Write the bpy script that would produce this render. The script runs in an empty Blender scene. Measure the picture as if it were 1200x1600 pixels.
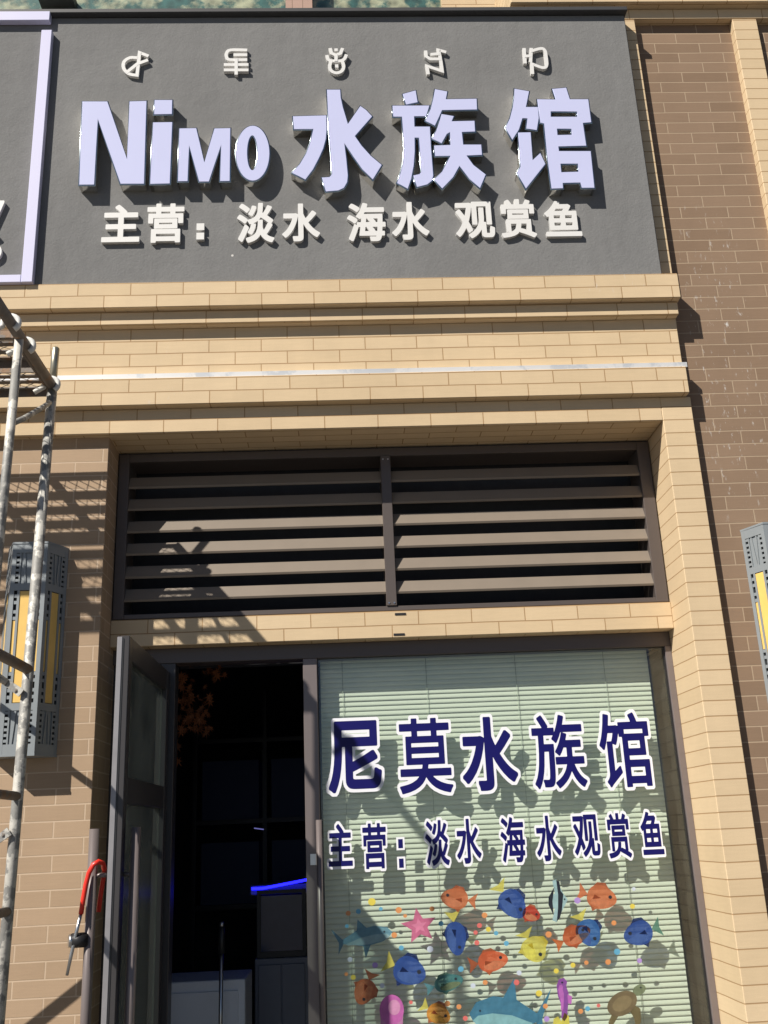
import bpy, bmesh, math, random
import numpy as np
from mathutils import Vector, Matrix
SC = bpy.context.scene
COL = SC.collection
random.seed(7)

# ---------------------------------------------------------------- camera
F_PX = 1542.26                         # focal length in pixels of the 1200x1600 photograph
PITCH, ROLL, YAW = 0.313948943, -0.0432353396, 0.04862446
EYE = Vector((0, 0, 1.6))
_f = Vector((math.sin(YAW)*math.cos(PITCH), math.cos(YAW)*math.cos(PITCH), math.sin(PITCH)))
_r = Vector((math.cos(YAW), -math.sin(YAW), 0)); _u = _r.cross(_f)
RT = math.cos(ROLL)*_r + math.sin(ROLL)*_u
UP = -math.sin(ROLL)*_r + math.cos(ROLL)*_u
cam = bpy.data.cameras.new('camera'); cam_o = bpy.data.objects.new('camera', cam); COL.objects.link(cam_o)
cam.sensor_fit = 'VERTICAL'; cam.sensor_height = 36; cam.lens = 36*F_PX/1600
cam.clip_start = 0.05; cam.clip_end = 500
cam_o.matrix_world = Matrix(((RT.x, UP.x, -_f.x, EYE.x), (RT.y, UP.y, -_f.y, EYE.y), (RT.z, UP.z, -_f.z, EYE.z), (0, 0, 0, 1)))
SC.camera = cam_o

def at(px, py, Y):
    """measure a photograph pixel on the upright plane that stands Y metres away"""
    d = RT*((px-600)/F_PX) + UP*(-(py-800)/F_PX) + _f
    return EYE + d*(Y/d.y)

# ---------------------------------------------------------------- light
SUN = Vector((1.06, 1.0, -1.30)).normalized()          # direction the sunlight travels
w = bpy.data.worlds.new('World'); SC.world = w; w.use_nodes = True
nt = w.node_tree; bg = nt.nodes['Background']
sky = nt.nodes.new('ShaderNodeTexSky'); sky.sky_type = 'NISHITA'; sky.sun_disc = False
sky.sun_elevation = math.asin(-SUN.z); sky.sun_rotation = math.atan2(-SUN.x, -SUN.y)
sky.air_density = 0.5; sky.dust_density = 0.3
nt.links.new(sky.outputs[0], bg.inputs[0]); bg.inputs[1].default_value = 0.05
sun = bpy.data.lights.new('sun', 'SUN'); sun.energy = 5.0; sun.angle = math.radians(0.5); sun.color = (1.0, 0.945, 0.86)
sun_o = bpy.data.objects.new('sun', sun); COL.objects.link(sun_o)
sun_o.rotation_euler = SUN.to_track_quat('-Z', 'Y').to_euler(); sun_o.location = (-6, -6, 10)
SC.view_settings.view_transform = 'Standard'; SC.view_settings.look = 'None'
SC.view_settings.exposure = 0.37; SC.view_settings.gamma = 1.0
SC.render.engine = 'CYCLES'
try:
    SC.cycles.max_bounces = 12; SC.cycles.transparent_max_bounces = 24; SC.cycles.use_denoising = True
    SC.cycles.caustics_reflective = True; SC.cycles.caustics_refractive = False; SC.cycles.sample_clamp_indirect = 6
except Exception: pass

# ---------------------------------------------------------------- materials
def new_mat(name):
    m = bpy.data.materials.new(name); m.use_nodes = True
    return m, m.node_tree, m.node_tree.nodes['Principled BSDF']
def rgb(c): return (c[0], c[1], c[2], 1)
def mul(nt, a, fac_node_out, lo, hi):
    r = nt.nodes.new('ShaderNodeMapRange'); r.inputs[3].default_value = lo; r.inputs[4].default_value = hi
    nt.links.new(fac_node_out, r.inputs[0])
    mx = nt.nodes.new('ShaderNodeMix'); mx.data_type = 'RGBA'; mx.blend_type = 'MULTIPLY'; mx.inputs[0].default_value = 1
    nt.links.new(a, mx.inputs[6]); nt.links.new(r.outputs[0], mx.inputs[7])
    return mx.outputs[2]
def noise(nt, vec, scale, detail=4, rough=.6):
    n = nt.nodes.new('ShaderNodeTexNoise'); n.inputs['Scale'].default_value = scale
    n.inputs['Detail'].default_value = detail; n.inputs['Roughness'].default_value = rough
    if vec is not None: nt.links.new(vec, n.inputs['Vector'])
    return n.outputs[0]
def obvec(nt):
    t = nt.nodes.new('ShaderNodeTexCoord'); return t.outputs['Object']
def worn(name, col, rough=.6, metal=0, var=.18, scale=18, bump=0, bscale=120, col2=None, cover=.55, cscale=14, spec=.5):
    """plain material with uneven tone, an optional second colour in patches and a fine bump"""
    m, nt, b = new_mat(name)
    v = obvec(nt); c = nt.nodes.new('ShaderNodeRGB'); c.outputs[0].default_value = rgb(col); out = c.outputs[0]
    if col2:
        n = noise(nt, v, cscale, 6, .65); rp = nt.nodes.new('ShaderNodeMapRange')
        rp.inputs[1].default_value = cover; rp.inputs[2].default_value = cover+.05; nt.links.new(n, rp.inputs[0])
        mx = nt.nodes.new('ShaderNodeMix'); mx.data_type = 'RGBA'; mx.inputs[7].default_value = rgb(col2)
        nt.links.new(rp.outputs[0], mx.inputs[0]); nt.links.new(out, mx.inputs[6]); out = mx.outputs[2]
    out = mul(nt, out, noise(nt, v, scale), 1-var, 1+var)
    nt.links.new(out, b.inputs['Base Color'])
    b.inputs['Roughness'].default_value = rough; b.inputs['Metallic'].default_value = metal
    b.inputs['Specular IOR Level'].default_value = spec
    if bump:
        bp = nt.nodes.new('ShaderNodeBump'); bp.inputs['Strength'].default_value = bump; bp.inputs['Distance'].default_value = .004
        nt.links.new(noise(nt, v, bscale, 5, .6), bp.inputs['Height']); nt.links.new(bp.outputs[0], b.inputs['Normal'])
    return m
def brick(name, c1, c2, mortar, bw=.245, rh=.065, ms=.0022, off=.5, u0=0, v0=0, stains=0, streak=None):
    """stretcher-bond facing tiles measured in metres from the UV map"""
    m, nt, b = new_mat(name)
    uv = nt.nodes.new('ShaderNodeUVMap'); mp = nt.nodes.new('ShaderNodeMapping')
    mp.inputs['Location'].default_value = (-u0, -v0, 0); nt.links.new(uv.outputs[0], mp.inputs[0])
    wob = nt.nodes.new('ShaderNodeTexNoise'); wob.inputs['Scale'].default_value = 3.0; nt.links.new(mp.outputs[0], wob.inputs['Vector'])
    wm = nt.nodes.new('ShaderNodeVectorMath'); wm.operation = 'MULTIPLY_ADD'
    wm.inputs[1].default_value = (.006, .005, 0); nt.links.new(wob.outputs['Color'], wm.inputs[0]); nt.links.new(mp.outputs[0], wm.inputs[2])
    t = nt.nodes.new('ShaderNodeTexBrick'); t.offset = off; t.offset_frequency = 2; t.squash = 1
    nt.links.new(wm.outputs[0], t.inputs['Vector'])
    t.inputs['Color1'].default_value = rgb(c1); t.inputs['Color2'].default_value = rgb(c2); t.inputs['Mortar'].default_value = rgb(mortar)
    t.inputs['Scale'].default_value = 1; t.inputs['Mortar Size'].default_value = ms; t.inputs['Mortar Smooth'].default_value = .15
    t.inputs['Bias'].default_value = 0; t.inputs['Brick Width'].default_value = bw; t.inputs['Row Height'].default_value = rh
    out = mul(nt, t.outputs[0], noise(nt, mp.outputs[0], 2.2, 5), .88, 1.12)
    st = nt.nodes.new('ShaderNodeMapping'); st.inputs['Scale'].default_value = (8, 90, 1); nt.links.new(mp.outputs[0], st.inputs[0])
    out = mul(nt, out, noise(nt, st.outputs[0], 1.0, 4), .93, 1.07)
    out = mul(nt, out, noise(nt, mp.outputs[0], 240, 2), .92, 1.08)
    if stains:
        s2 = nt.nodes.new('ShaderNodeMapping'); s2.inputs['Scale'].default_value = (9, 2.2, 1); nt.links.new(uv.outputs[0], s2.inputs[0])
        out = mul(nt, out, noise(nt, s2.outputs[0], 1.0, 5, .7), 1-stains, 1+stains*.8)
    if streak:                                     # lime splashes run down the wall in one band
        (ua, ub, va, vb, amt) = streak
        sp = nt.nodes.new('ShaderNodeSeparateXYZ'); nt.links.new(uv.outputs[0], sp.inputs[0])
        def band(o, a, bb, soft):
            r1 = nt.nodes.new('ShaderNodeMapRange'); r1.interpolation_type = 'SMOOTHSTEP'; r1.inputs[1].default_value = a-soft; r1.inputs[2].default_value = a+soft; nt.links.new(o, r1.inputs[0])
            r2 = nt.nodes.new('ShaderNodeMapRange'); r2.interpolation_type = 'SMOOTHSTEP'; r2.inputs[1].default_value = bb+soft; r2.inputs[2].default_value = bb-soft; nt.links.new(o, r2.inputs[0])
            mm = nt.nodes.new('ShaderNodeMath'); mm.operation = 'MULTIPLY'; nt.links.new(r1.outputs[0], mm.inputs[0]); nt.links.new(r2.outputs[0], mm.inputs[1]); return mm.outputs[0]
        m1 = nt.nodes.new('ShaderNodeMath'); m1.operation = 'MULTIPLY'
        nt.links.new(band(sp.outputs[0], ua, ub, .07), m1.inputs[0]); nt.links.new(band(sp.outputs[1], va, vb, .3), m1.inputs[1])
        s3 = nt.nodes.new('ShaderNodeMapping'); s3.inputs['Scale'].default_value = (48, 13, 1); nt.links.new(uv.outputs[0], s3.inputs[0])
        nn = noise(nt, s3.outputs[0], 1.0, 5, .7); r3 = nt.nodes.new('ShaderNodeMapRange'); r3.inputs[1].default_value = .60; r3.inputs[2].default_value = .70; nt.links.new(nn, r3.inputs[0])
        m2 = nt.nodes.new('ShaderNodeMath'); m2.operation = 'MULTIPLY'; nt.links.new(m1.outputs[0], m2.inputs[0]); nt.links.new(r3.outputs[0], m2.inputs[1])
        m3 = nt.nodes.new('ShaderNodeMath'); m3.operation = 'MULTIPLY'; m3.inputs[1].default_value = amt; nt.links.new(m2.outputs[0], m3.inputs[0])
        mx = nt.nodes.new('ShaderNodeMix'); mx.data_type = 'RGBA'; mx.inputs[7].default_value = (.62, .60, .57, 1)
        nt.links.new(m3.outputs[0], mx.inputs[0]); nt.links.new(out, mx.inputs[6]); out = mx.outputs[2]
    nt.links.new(out, b.inputs['Base Color']); b.inputs['Roughness'].default_value = .72; b.inputs['Specular IOR Level'].default_value = .3
    bp = nt.nodes.new('ShaderNodeBump'); bp.inputs['Strength'].default_value = .8; bp.inputs['Distance'].default_value = .004; bp.invert = True
    nt.links.new(t.outputs['Fac'], bp.inputs['Height'])
    b2 = nt.nodes.new('ShaderNodeBump'); b2.inputs['Strength'].default_value = .12; b2.inputs['Distance'].default_value = .003
    nt.links.new(noise(nt, st.outputs[0], 2.0, 4), b2.inputs['Height']); nt.links.new(bp.outputs[0], b2.inputs['Normal'])
    nt.links.new(b2.outputs[0], b.inputs['Normal'])
    return m

BEIGE1, BEIGE2, BEIGEM = (.59, .449, .280), (.638, .490, .312), (.38, .235, .115)
def beige(name, u0=0, v0=0, bw=.245, off=.5, streak=None): return brick(name, BEIGE1, BEIGE2, BEIGEM, bw=bw, u0=u0, v0=v0, off=off, stains=.07, streak=streak)
M_STACK = beige('beige_tile_stack', 0, 0, bw=60, off=0)
BR1, BR2, BRM = (.222, .148, .096), (.262, .178, .118), (.39, .29, .20)
M_BROWN_R = brick('brown_tile', BR1, BR2, BRM, ms=.003, u0=.07, v0=.02, stains=.08, streak=(1.74, 2.03, 3.0, 4.45, .9))
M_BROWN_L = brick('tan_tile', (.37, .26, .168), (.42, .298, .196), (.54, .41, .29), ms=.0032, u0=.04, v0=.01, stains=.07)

def stucco():
    m, nt, b = new_mat('grey_stucco'); v = obvec(nt)
    c = nt.nodes.new('ShaderNodeRGB'); c.outputs[0].default_value = (.188, .187, .185, 1)
    out = mul(nt, c.outputs[0], noise(nt, v, 1.7, 5, .6), .80, 1.2)
    mp = nt.nodes.new('ShaderNodeMapping'); mp.inputs['Scale'].default_value = (7, 1, .9); nt.links.new(v, mp.inputs[0])
    out = mul(nt, out, noise(nt, mp.outputs[0], 1.6, 5, .65), .88, 1.12)
    out = mul(nt, out, noise(nt, v, 130, 3), .86, 1.14)
    # sparse pale plaster flecks
    vo = nt.nodes.new('ShaderNodeTexVoronoi'); vo.inputs['Scale'].default_value = 3.2; nt.links.new(v, vo.inputs['Vector'])
    r = nt.nodes.new('ShaderNodeMapRange'); r.inputs[1].default_value = .025; r.inputs[2].default_value = .015; nt.links.new(vo.outputs['Distance'], r.inputs[0])
    mx = nt.nodes.new('ShaderNodeMix'); mx.data_type = 'RGBA'; mx.inputs[7].default_value = (.6, .58, .55, 1)
    nt.links.new(r.outputs[0], mx.inputs[0]); nt.links.new(out, mx.inputs[6])
    nt.links.new(mx.outputs[2], b.inputs['Base Color']); b.inputs['Roughness'].default_value = .9; b.inputs['Specular IOR Level'].default_value = .2
    bp = nt.nodes.new('ShaderNodeBump'); bp.inputs['Strength'].default_value = .6; bp.inputs['Distance'].default_value = .003
    nt.links.new(noise(nt, v, 95, 6, .65), bp.inputs['Height'])
    b2 = nt.nodes.new('ShaderNodeBump'); b2.inputs['Strength'].default_value = .25; b2.inputs['Distance'].default_value = .012
    nt.links.new(noise(nt, v, 14, 3, .5), b2.inputs['Height']); nt.links.new(bp.outputs[0], b2.inputs['Normal'])
    nt.links.new(b2.outputs[0], b.inputs['Normal'])
    return m
M_STUCCO = stucco()
M_COPING = worn('dark_coping', (.05, .05, .052), .55)
M_FLASH = worn('pale_aluminium_strip', (.62, .64, .66), .35, .3, var=.1, scale=5, col2=(.80, .79, .77), cover=.45, cscale=3)
M_BRONZE = worn('bronze_aluminium', (.105, .086, .078), .42, .15, var=.06, scale=6, bump=.05, bscale=60)
M_BLADE = worn('louver_blade_paint', (.205, .168, .132), .5, .0, var=.10, scale=9, bump=.05, bscale=40)
M_LEAF = worn('door_frame_paint', (.058, .054, .055), .38, .25, var=.08, scale=7)
M_TUBE = worn('handle_paint', (.19, .16, .155), .35, .2, var=.06)
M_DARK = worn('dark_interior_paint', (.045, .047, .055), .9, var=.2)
M_PAVE = worn('concrete_paving', (.11, .105, .098), .9, var=.15, scale=1.5)
M_WHITE = worn('white_acrylic', (.715, .705, .685), .45, var=.05, scale=10)
M_LAV = worn('lavender_acrylic', (.55, .57, .80), .3, var=.03, scale=4)
M_LAV2 = worn('lavender_tube', (.60, .59, .78), .35, var=.03, scale=4)
M_CHROME, _nt, _b = new_mat('polished_steel')
_b.inputs['Base Color'].default_value = (.90, .87, .80, 1); _b.inputs['Metallic'].default_value = 1; _b.inputs['Roughness'].default_value = .2
M_STEEL = worn('spattered_scaffold_steel', (.27, .265, .25), .6, .2, var=.3, scale=25, bump=.35, bscale=70, col2=(.56, .54, .49), cover=.49, cscale=16)
M_RUST = worn('rusty_steel', (.20, .175, .155), .7, .2, var=.35, scale=30, bump=.3, bscale=90, col2=(.25, .16, .10), cover=.55, cscale=16)
M_ZINC = worn('zinc_sleeve', (.42, .39, .30), .35, .8, var=.15)
M_HOOK = worn('white_hook_paint', (.78, .77, .73), .6)
M_LAMP = worn('lamp_grey_paint', (.25, .275, .29), .5, .1, var=.08, scale=12)
M_SLOT = worn('lamp_inside_shade', (.02, .022, .025), .8)  # shade of the hollow lamp put into a near-black colour
M_STONE = worn('amber_lamp_panel', (.80, .52, .145), .45, var=.16, scale=14)
M_RED = worn('red_vinyl_coating', (.72, .035, .02), .32, var=.06)
M_BLACKP = worn('black_plastic', (.02, .02, .022), .4)
M_SILVER = worn('silver_metal', (.6, .6, .6), .3, 1)
M_BLIND = worn('pale_blind_slat', (.78, .795, .68), .5, var=.04, scale=5)
M_CORD = worn('blind_cord', (.40, .44, .36), .8)
M_NAVY = worn('navy_vinyl', (.007, .006, .105), .4, var=.05, spec=.3)
M_VINYLW = worn('white_vinyl', (.82, .82, .86), .45, var=.02)
M_BOARD = worn('white_cabinet_laminate', (.80, .82, .84), .5, var=.05)
M_CAB = worn('grey_cabinet_laminate', (.28, .30, .36), .5, var=.08)
M_TRIM = worn('trim_cap_metal', (.42, .50, .54), .14, 1, var=.1)
M_SHADEBR = brick('shaded_inner_tile', (.032, .027, .021), (.04, .033, .026), (.013, .011, .009), bw=.12, ms=.003)  # tile colour darkened to stand for the shade behind the glass
M_PINK = brick('pinkish_brick', (.42, .28, .22), (.45, .30, .24), (.3, .2, .15), bw=.06, rh=.24, off=0)

def glass(name, tint, gloss=.08, rough=.02, top=.6, dust_haze=.025):
    m, nt, b = new_mat(name); nt.nodes.remove(b)
    o = nt.nodes['Material Output']; tr = nt.nodes.new('ShaderNodeBsdfTransparent'); tr.inputs[0].default_value = rgb(tint)
    gl = nt.nodes.new('ShaderNodeBsdfGlossy'); gl.inputs['Roughness'].default_value = rough
    lw = nt.nodes.new('ShaderNodeMath'); lw.operation = 'POWER'; lw.inputs[1].default_value = 4.0     # Schlick falloff, the same from both sides
    fa = nt.nodes.new('ShaderNodeLayerWeight'); nt.links.new(fa.outputs['Facing'], lw.inputs[0])
    l2 = nt.nodes.new('ShaderNodeMapRange'); l2.inputs[3].default_value = gloss*.6; l2.inputs[4].default_value = top; nt.links.new(lw.outputs[0], l2.inputs[0]); lw = l2
    ms = nt.nodes.new('ShaderNodeMixShader'); nt.links.new(lw.outputs[0], ms.inputs[0]); nt.links.new(tr.outputs[0], ms.inputs[1]); nt.links.new(gl.outputs[0], ms.inputs[2])
    df = nt.nodes.new('ShaderNodeBsdfDiffuse'); df.inputs[0].default_value = (.42, .44, .41, 1); m2 = nt.nodes.new('ShaderNodeMixShader')
    sm = nt.nodes.new('ShaderNodeMapRange'); sm.inputs[1].default_value = .35; sm.inputs[2].default_value = .75; sm.inputs[3].default_value = dust_haze*.4; sm.inputs[4].default_value = dust_haze*1.6
    nt.links.new(noise(nt, obvec(nt), 5, 5, .65), sm.inputs[0]); nt.links.new(sm.outputs[0], m2.inputs[0])      # uneven film: haze of reflected light put into colour, and dust
    nt.links.new(ms.outputs[0], m2.inputs[1]); nt.links.new(df.outputs[0], m2.inputs[2]); nt.links.new(m2.outputs[0], o.inputs[0]); return m
M_GLASS = glass('window_glass', (.93, .96, .94), .09)
M_GLASSD = glass('door_glass', (.58, .63, .61), .05, .22, .05, .14)  # pale film on this pane paints its greyish reflection
def film(name, col, clear=.35):
    """printed translucent sticker film"""
    m, nt, b = new_mat(name); o = nt.nodes['Material Output']
    c = nt.nodes.new('ShaderNodeRGB'); c.outputs[0].default_value = rgb(col)
    out = mul(nt, c.outputs[0], noise(nt, obvec(nt), 30, 2), .65, 1.35)
    nt.links.new(out, b.inputs['Base Color']); b.inputs['Roughness'].default_value = .45
    tr = nt.nodes.new('ShaderNodeBsdfTransparent'); k = .45
    tr.inputs[0].default_value = (k+(1-k)*min(1, col[0]*1.6), k+(1-k)*min(1, col[1]*1.6), k+(1-k)*min(1, col[2]*1.6), 1)
    ms = nt.nodes.new('ShaderNodeMixShader'); ms.inputs[0].default_value = clear
    nt.links.new(b.outputs[0], ms.inputs[1]); nt.links.new(tr.outputs[0], ms.inputs[2]); nt.links.new(ms.outputs[0], o.inputs[0]); return m
def emit(name, col, s):
    m, nt, b = new_mat(name); b.inputs['Base Color'].default_value = (0, 0, 0, 1)
    b.inputs['Emission Color'].default_value = rgb(col); b.inputs['Emission Strength'].default_value = s; return m
M_LED = emit('blue_led', (.01, .01, 1.0), 4.0)
M_LED2 = emit('pale_led', (.35, .35, 1.0), .3)

# ---------------------------------------------------------------- builders
def box(bm, x0, x1, y0, y1, z0, z1, bevel=0):
    vs = [bm.verts.new((x, y, z)) for x in (x0, x1) for y in (y0, y1) for z in (z0, z1)]
    fs = [bm.faces.new([vs[i] for i in q]) for q in ((0, 1, 3, 2), (4, 6, 7, 5), (0, 4, 5, 1), (2, 3, 7, 6), (0, 2, 6, 4), (1, 5, 7, 3))]
    if bevel:
        es = list({e for f in fs for e in f.edges})
        bmesh.ops.bevel(bm, geom=es, offset=bevel, segments=1, affect='EDGES', profile=.5)
def hexa(bm, p):
    """eight corners: p[0..3] the front loop, p[4..7] the back loop"""
    vs = [bm.verts.new(q) for q in p]
    for q in ((0, 1, 2, 3), (7, 6, 5, 4), (0, 4, 5, 1), (1, 5, 6, 2), (2, 6, 7, 3), (3, 7, 4, 0)): bm.faces.new([vs[i] for i in q])
def tube(bm, pts, r, seg=14, cap=True):
    pts = [Vector(p) for p in pts]; rs = r if isinstance(r, (list, tuple)) else [r]*len(pts)
    rings = []; prev = None
    for i, p in enumerate(pts):
        t = (pts[min(i+1, len(pts)-1)]-pts[max(i-1, 0)]).normalized()
        a = prev if prev is not None else (Vector((0, 0, 1)) if abs(t.z) < .9 else Vector((1, 0, 0)))
        n = (a - t*a.dot(t)).normalized(); b = t.cross(n); prev = n
        rings.append([bm.verts.new(p+rs[i]*(n*math.cos(k*2*math.pi/seg)+b*math.sin(k*2*math.pi/seg))) for k in range(seg)])
    for A, B in zip(rings, rings[1:]):
        for k in range(seg): bm.faces.new((A[k], A[(k+1) % seg], B[(k+1) % seg], B[k])).smooth = True
    if cap: bm.faces.new(rings[0][::-1]); bm.faces.new(rings[-1])
def uvs(bm):
    L = bm.loops.layers.uv.verify()
    for f in bm.faces:
        n = f.normal; a = max(range(3), key=lambda i: abs(n[i]))
        for l in f.loops:
            c = l.vert.co; l[L].uv = (c.x, c.z) if a == 1 else ((c.y, c.z) if a == 0 else (c.x, c.y))
def base_of(parent):
    p = Vector((0, 0, 0))
    while parent: p += parent.location; parent = parent.parent
    return p
def obj(name, bm, mat, parent=None, base=None, uv=True):
    """link a bmesh built in world metres as one mesh object"""
    bmesh.ops.recalc_face_normals(bm, faces=bm.faces); bm.normal_update()
    if uv: uvs(bm)
    me = bpy.data.meshes.new(name); bm.to_mesh(me); bm.free()
    return link(name, me, mat, parent, base)
def link(name, me, mat, parent=None, base=None):
    me.materials.clear()
    for m in (mat if isinstance(mat, (list, tuple)) else [mat]): me.materials.append(m)
    if base is None:
        if parent: base = base_of(parent)
        else:
            co = [v.co for v in me.vertices]
            base = Vector((sum(c.x for c in co)/len(co), sum(c.y for c in co)/len(co), min(c.z for c in co)))
    base = Vector(base)
    me.transform(Matrix.Translation(-base)); o = bpy.data.objects.new(name, me); COL.objects.link(o)
    if parent: o.parent = parent; o.location = base-base_of(parent)
    else: o.location = base
    return o
def thing(name, loc, label, cat, group=None):
    o = bpy.data.objects.new(name, None); COL.objects.link(o); o.location = loc; o.empty_display_size = .05
    return tag(o, label, cat, group)
def tag(o, label, cat, group=None):
    o['label'] = label; o['category'] = cat
    if group: o['group'] = group
    return o
def struct(o): o['kind'] = 'structure'; return o
def B(*boxes, bevel=0):
    bm = bmesh.new()
    for b in boxes: box(bm, *b, bevel=bevel)
    return bm

# ---------------------------------------------------------------- planes of the front (metres from the eye)
YC, YB, YL, YG = 4.20, 4.245, 4.43, 4.525       # pilaster face, brown wall, lintel/louver face, window glass
XL = -3.2                                      # the front runs on past the left edge of the picture
# ground
struct(obj('pavement', B((-30, 30, -40, 4.6, -.3, 0)), M_PAVE))

# ---------------------------------------------------------------- the brick building
bld = thing('brick_building', (0, 4.5, 0), 'tiled shop building with beige bands, brown wall panels and a beige pilaster', 'building')
def wall(name, boxes, mat, bevel=.003): return obj(name, B(*boxes, bevel=bevel), mat, bld)
wall('brown_wall', [(1.66, 3.6, YB, 4.9, 0, 5.74)], M_BROWN_R, 0)
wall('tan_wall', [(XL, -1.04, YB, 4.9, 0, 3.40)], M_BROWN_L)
wall('pilaster', [(1.527, 1.672, YC, 4.9, 0, 3.494)], M_STACK)
wall('pilaster', [(1.560, 1.676, YC, 4.5, 4.10, 5.727)], M_STACK)
wall('pilaster', [(2.214, 2.348, YC, 4.5, 0, 5.727)], M_STACK)
wall('eaves_band', [(1.0, 3.6, YC, 4.6, 5.73, 5.797)], beige('beige_eaves', .06, 5.732))
wall('eaves_cornice', [(1.0, 3.6, YC-.05, 4.6, 5.797, 6.2)], beige('beige_eaves_top', .1, 5.797))
wall('soffit_beam', [(XL, 1.5268, YC, 5.0, 3.377, 3.4945)], beige('beige_beam', .075, 3.377))
wall('lower_cornice', [(XL, 1.655, 4.155, 4.6, 3.4955, 3.631)], beige('beige_lower_cornice', .0425, 3.4965, streak=(-.86, -.66, 3.4, 3.7, .5)))
wall('frieze', [(XL, 1.660, 4.2035, 4.6, 3.630, 3.91)], beige('beige_frieze', .03, 3.651, streak=(-.84, -.74, 3.6, 3.86, .6)))
wall('upper_step', [(XL, 1.661, 4.158, 4.6, 3.909, 3.979)], beige('beige_step', .02, 3.911))
wall('top_ledge', [(XL, 1.668, 4.12, 4.6, 3.978, 4.110)], beige('beige_ledge', .04, 3.979, streak=(1.15, 1.7, 3.95, 4.15, .6)))
wall('lintel', [(-1.04, 1.5268, YL, 4.66, 2.439, 2.563)], beige('beige_lintel', .11, 2.434))
obj('drip_edge', B((XL, 1.665, 4.163, 4.2033, 3.6315, 3.656)), M_FLASH, bld)
obj('weep_slot', B((.245, .295, YL-.003, YL+.02, 2.543, 2.552)), M_BLACKP, bld)
obj('weep_slot', B((.235, .285, YL-.003, YL+.02, 2.449, 2.458)), M_BLACKP, bld)
# closed dark room behind the shopfront
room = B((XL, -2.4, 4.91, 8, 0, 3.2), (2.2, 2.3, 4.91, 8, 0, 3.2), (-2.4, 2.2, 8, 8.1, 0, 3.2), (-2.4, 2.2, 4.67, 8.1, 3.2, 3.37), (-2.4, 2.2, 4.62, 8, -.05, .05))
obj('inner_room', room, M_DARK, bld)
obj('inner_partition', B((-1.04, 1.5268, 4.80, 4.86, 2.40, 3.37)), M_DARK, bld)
# storey above the sign: window, brick pier and frames
YU = 4.62
pu = lambda px, py=4: at(px, py, YU)
zu0, zu1 = 5.5, 7.4
obj('upper_wall', B((pu(690).x, 1.35, YU, 4.9, zu0, zu1)), beige('beige_upper', .05, .02), bld)
obj('brick_pier', B((pu(447).x, pu(488).x, YU-.06, 4.9, zu0, zu1)), M_PINK, bld)
for a, b_ in ((800, 812), (826, 838), (846, 858)):
    obj('brick_pier', B((pu(a).x, pu(b_).x, YU-.05, 4.61, zu0, zu1)), M_PINK, bld)
obj('window_frame', B((pu(62).x, pu(116).x, YU-.03, 4.75, pu(90, 5).z, pu(90, 5).z+.06)), M_COPING, bld)
obj('window_frame', B((pu(776).x, pu(797).x, YU-.05, 4.61, zu0, pu(790, 2).z)), M_COPING, bld)
def reflection_sheet():  # tree reflections of the upper panes, painted as a teal and cream pattern
    m, nt, b = new_mat('painted_tree_reflection'); v = obvec(nt)
    n = nt.nodes.new('ShaderNodeTexVoronoi'); n.inputs['Scale'].default_value = 22; nt.links.new(v, n.inputs['Vector'])
    mx = nt.nodes.new('ShaderNodeMix'); mx.data_type = 'RGBA'; mx.inputs[6].default_value = (.05, .14, .14, 1); mx.inputs[7].default_value = (.50, .45, .33, 1)
    nn = noise(nt, v, 9, 5); r = nt.nodes.new('ShaderNodeMapRange'); r.inputs[1].default_value = .45; r.inputs[2].default_value = .58; nt.links.new(nn, r.inputs[0])
    nt.links.new(r.outputs[0], mx.inputs[0]); o = mul(nt, mx.outputs[2], n.outputs['Distance'], .5, 1.6)
    nt.links.new(o, b.inputs['Base Color']); return m
obj('reflection_sheet', B((XL, pu(690).x, YU+.06, YU+.09, zu0, zu1)), reflection_sheet(), bld)  # added sheet behind the panes that carries the painted reflections
obj('window_pane', B((XL, pu(690).x, YU+.02, YU+.026, zu0, zu1)), M_GLASS, bld)

# ---------------------------------------------------------------- the sign board
YS = 4.132
sign = thing('sign_board', (-.8, 4.2, 4.11), 'long grey stucco fascia board above the shop, dark coping along its top', 'sign board')
obj('panel', B((XL, 1.597, YS, 4.62, 4.1105, 5.690), bevel=.004), M_STUCCO, sign, uv=False)
obj('coping', B((XL, 1.606, 4.098, 4.66, 5.6905, 5.717), bevel=.003), M_COPING, sign)

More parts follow.
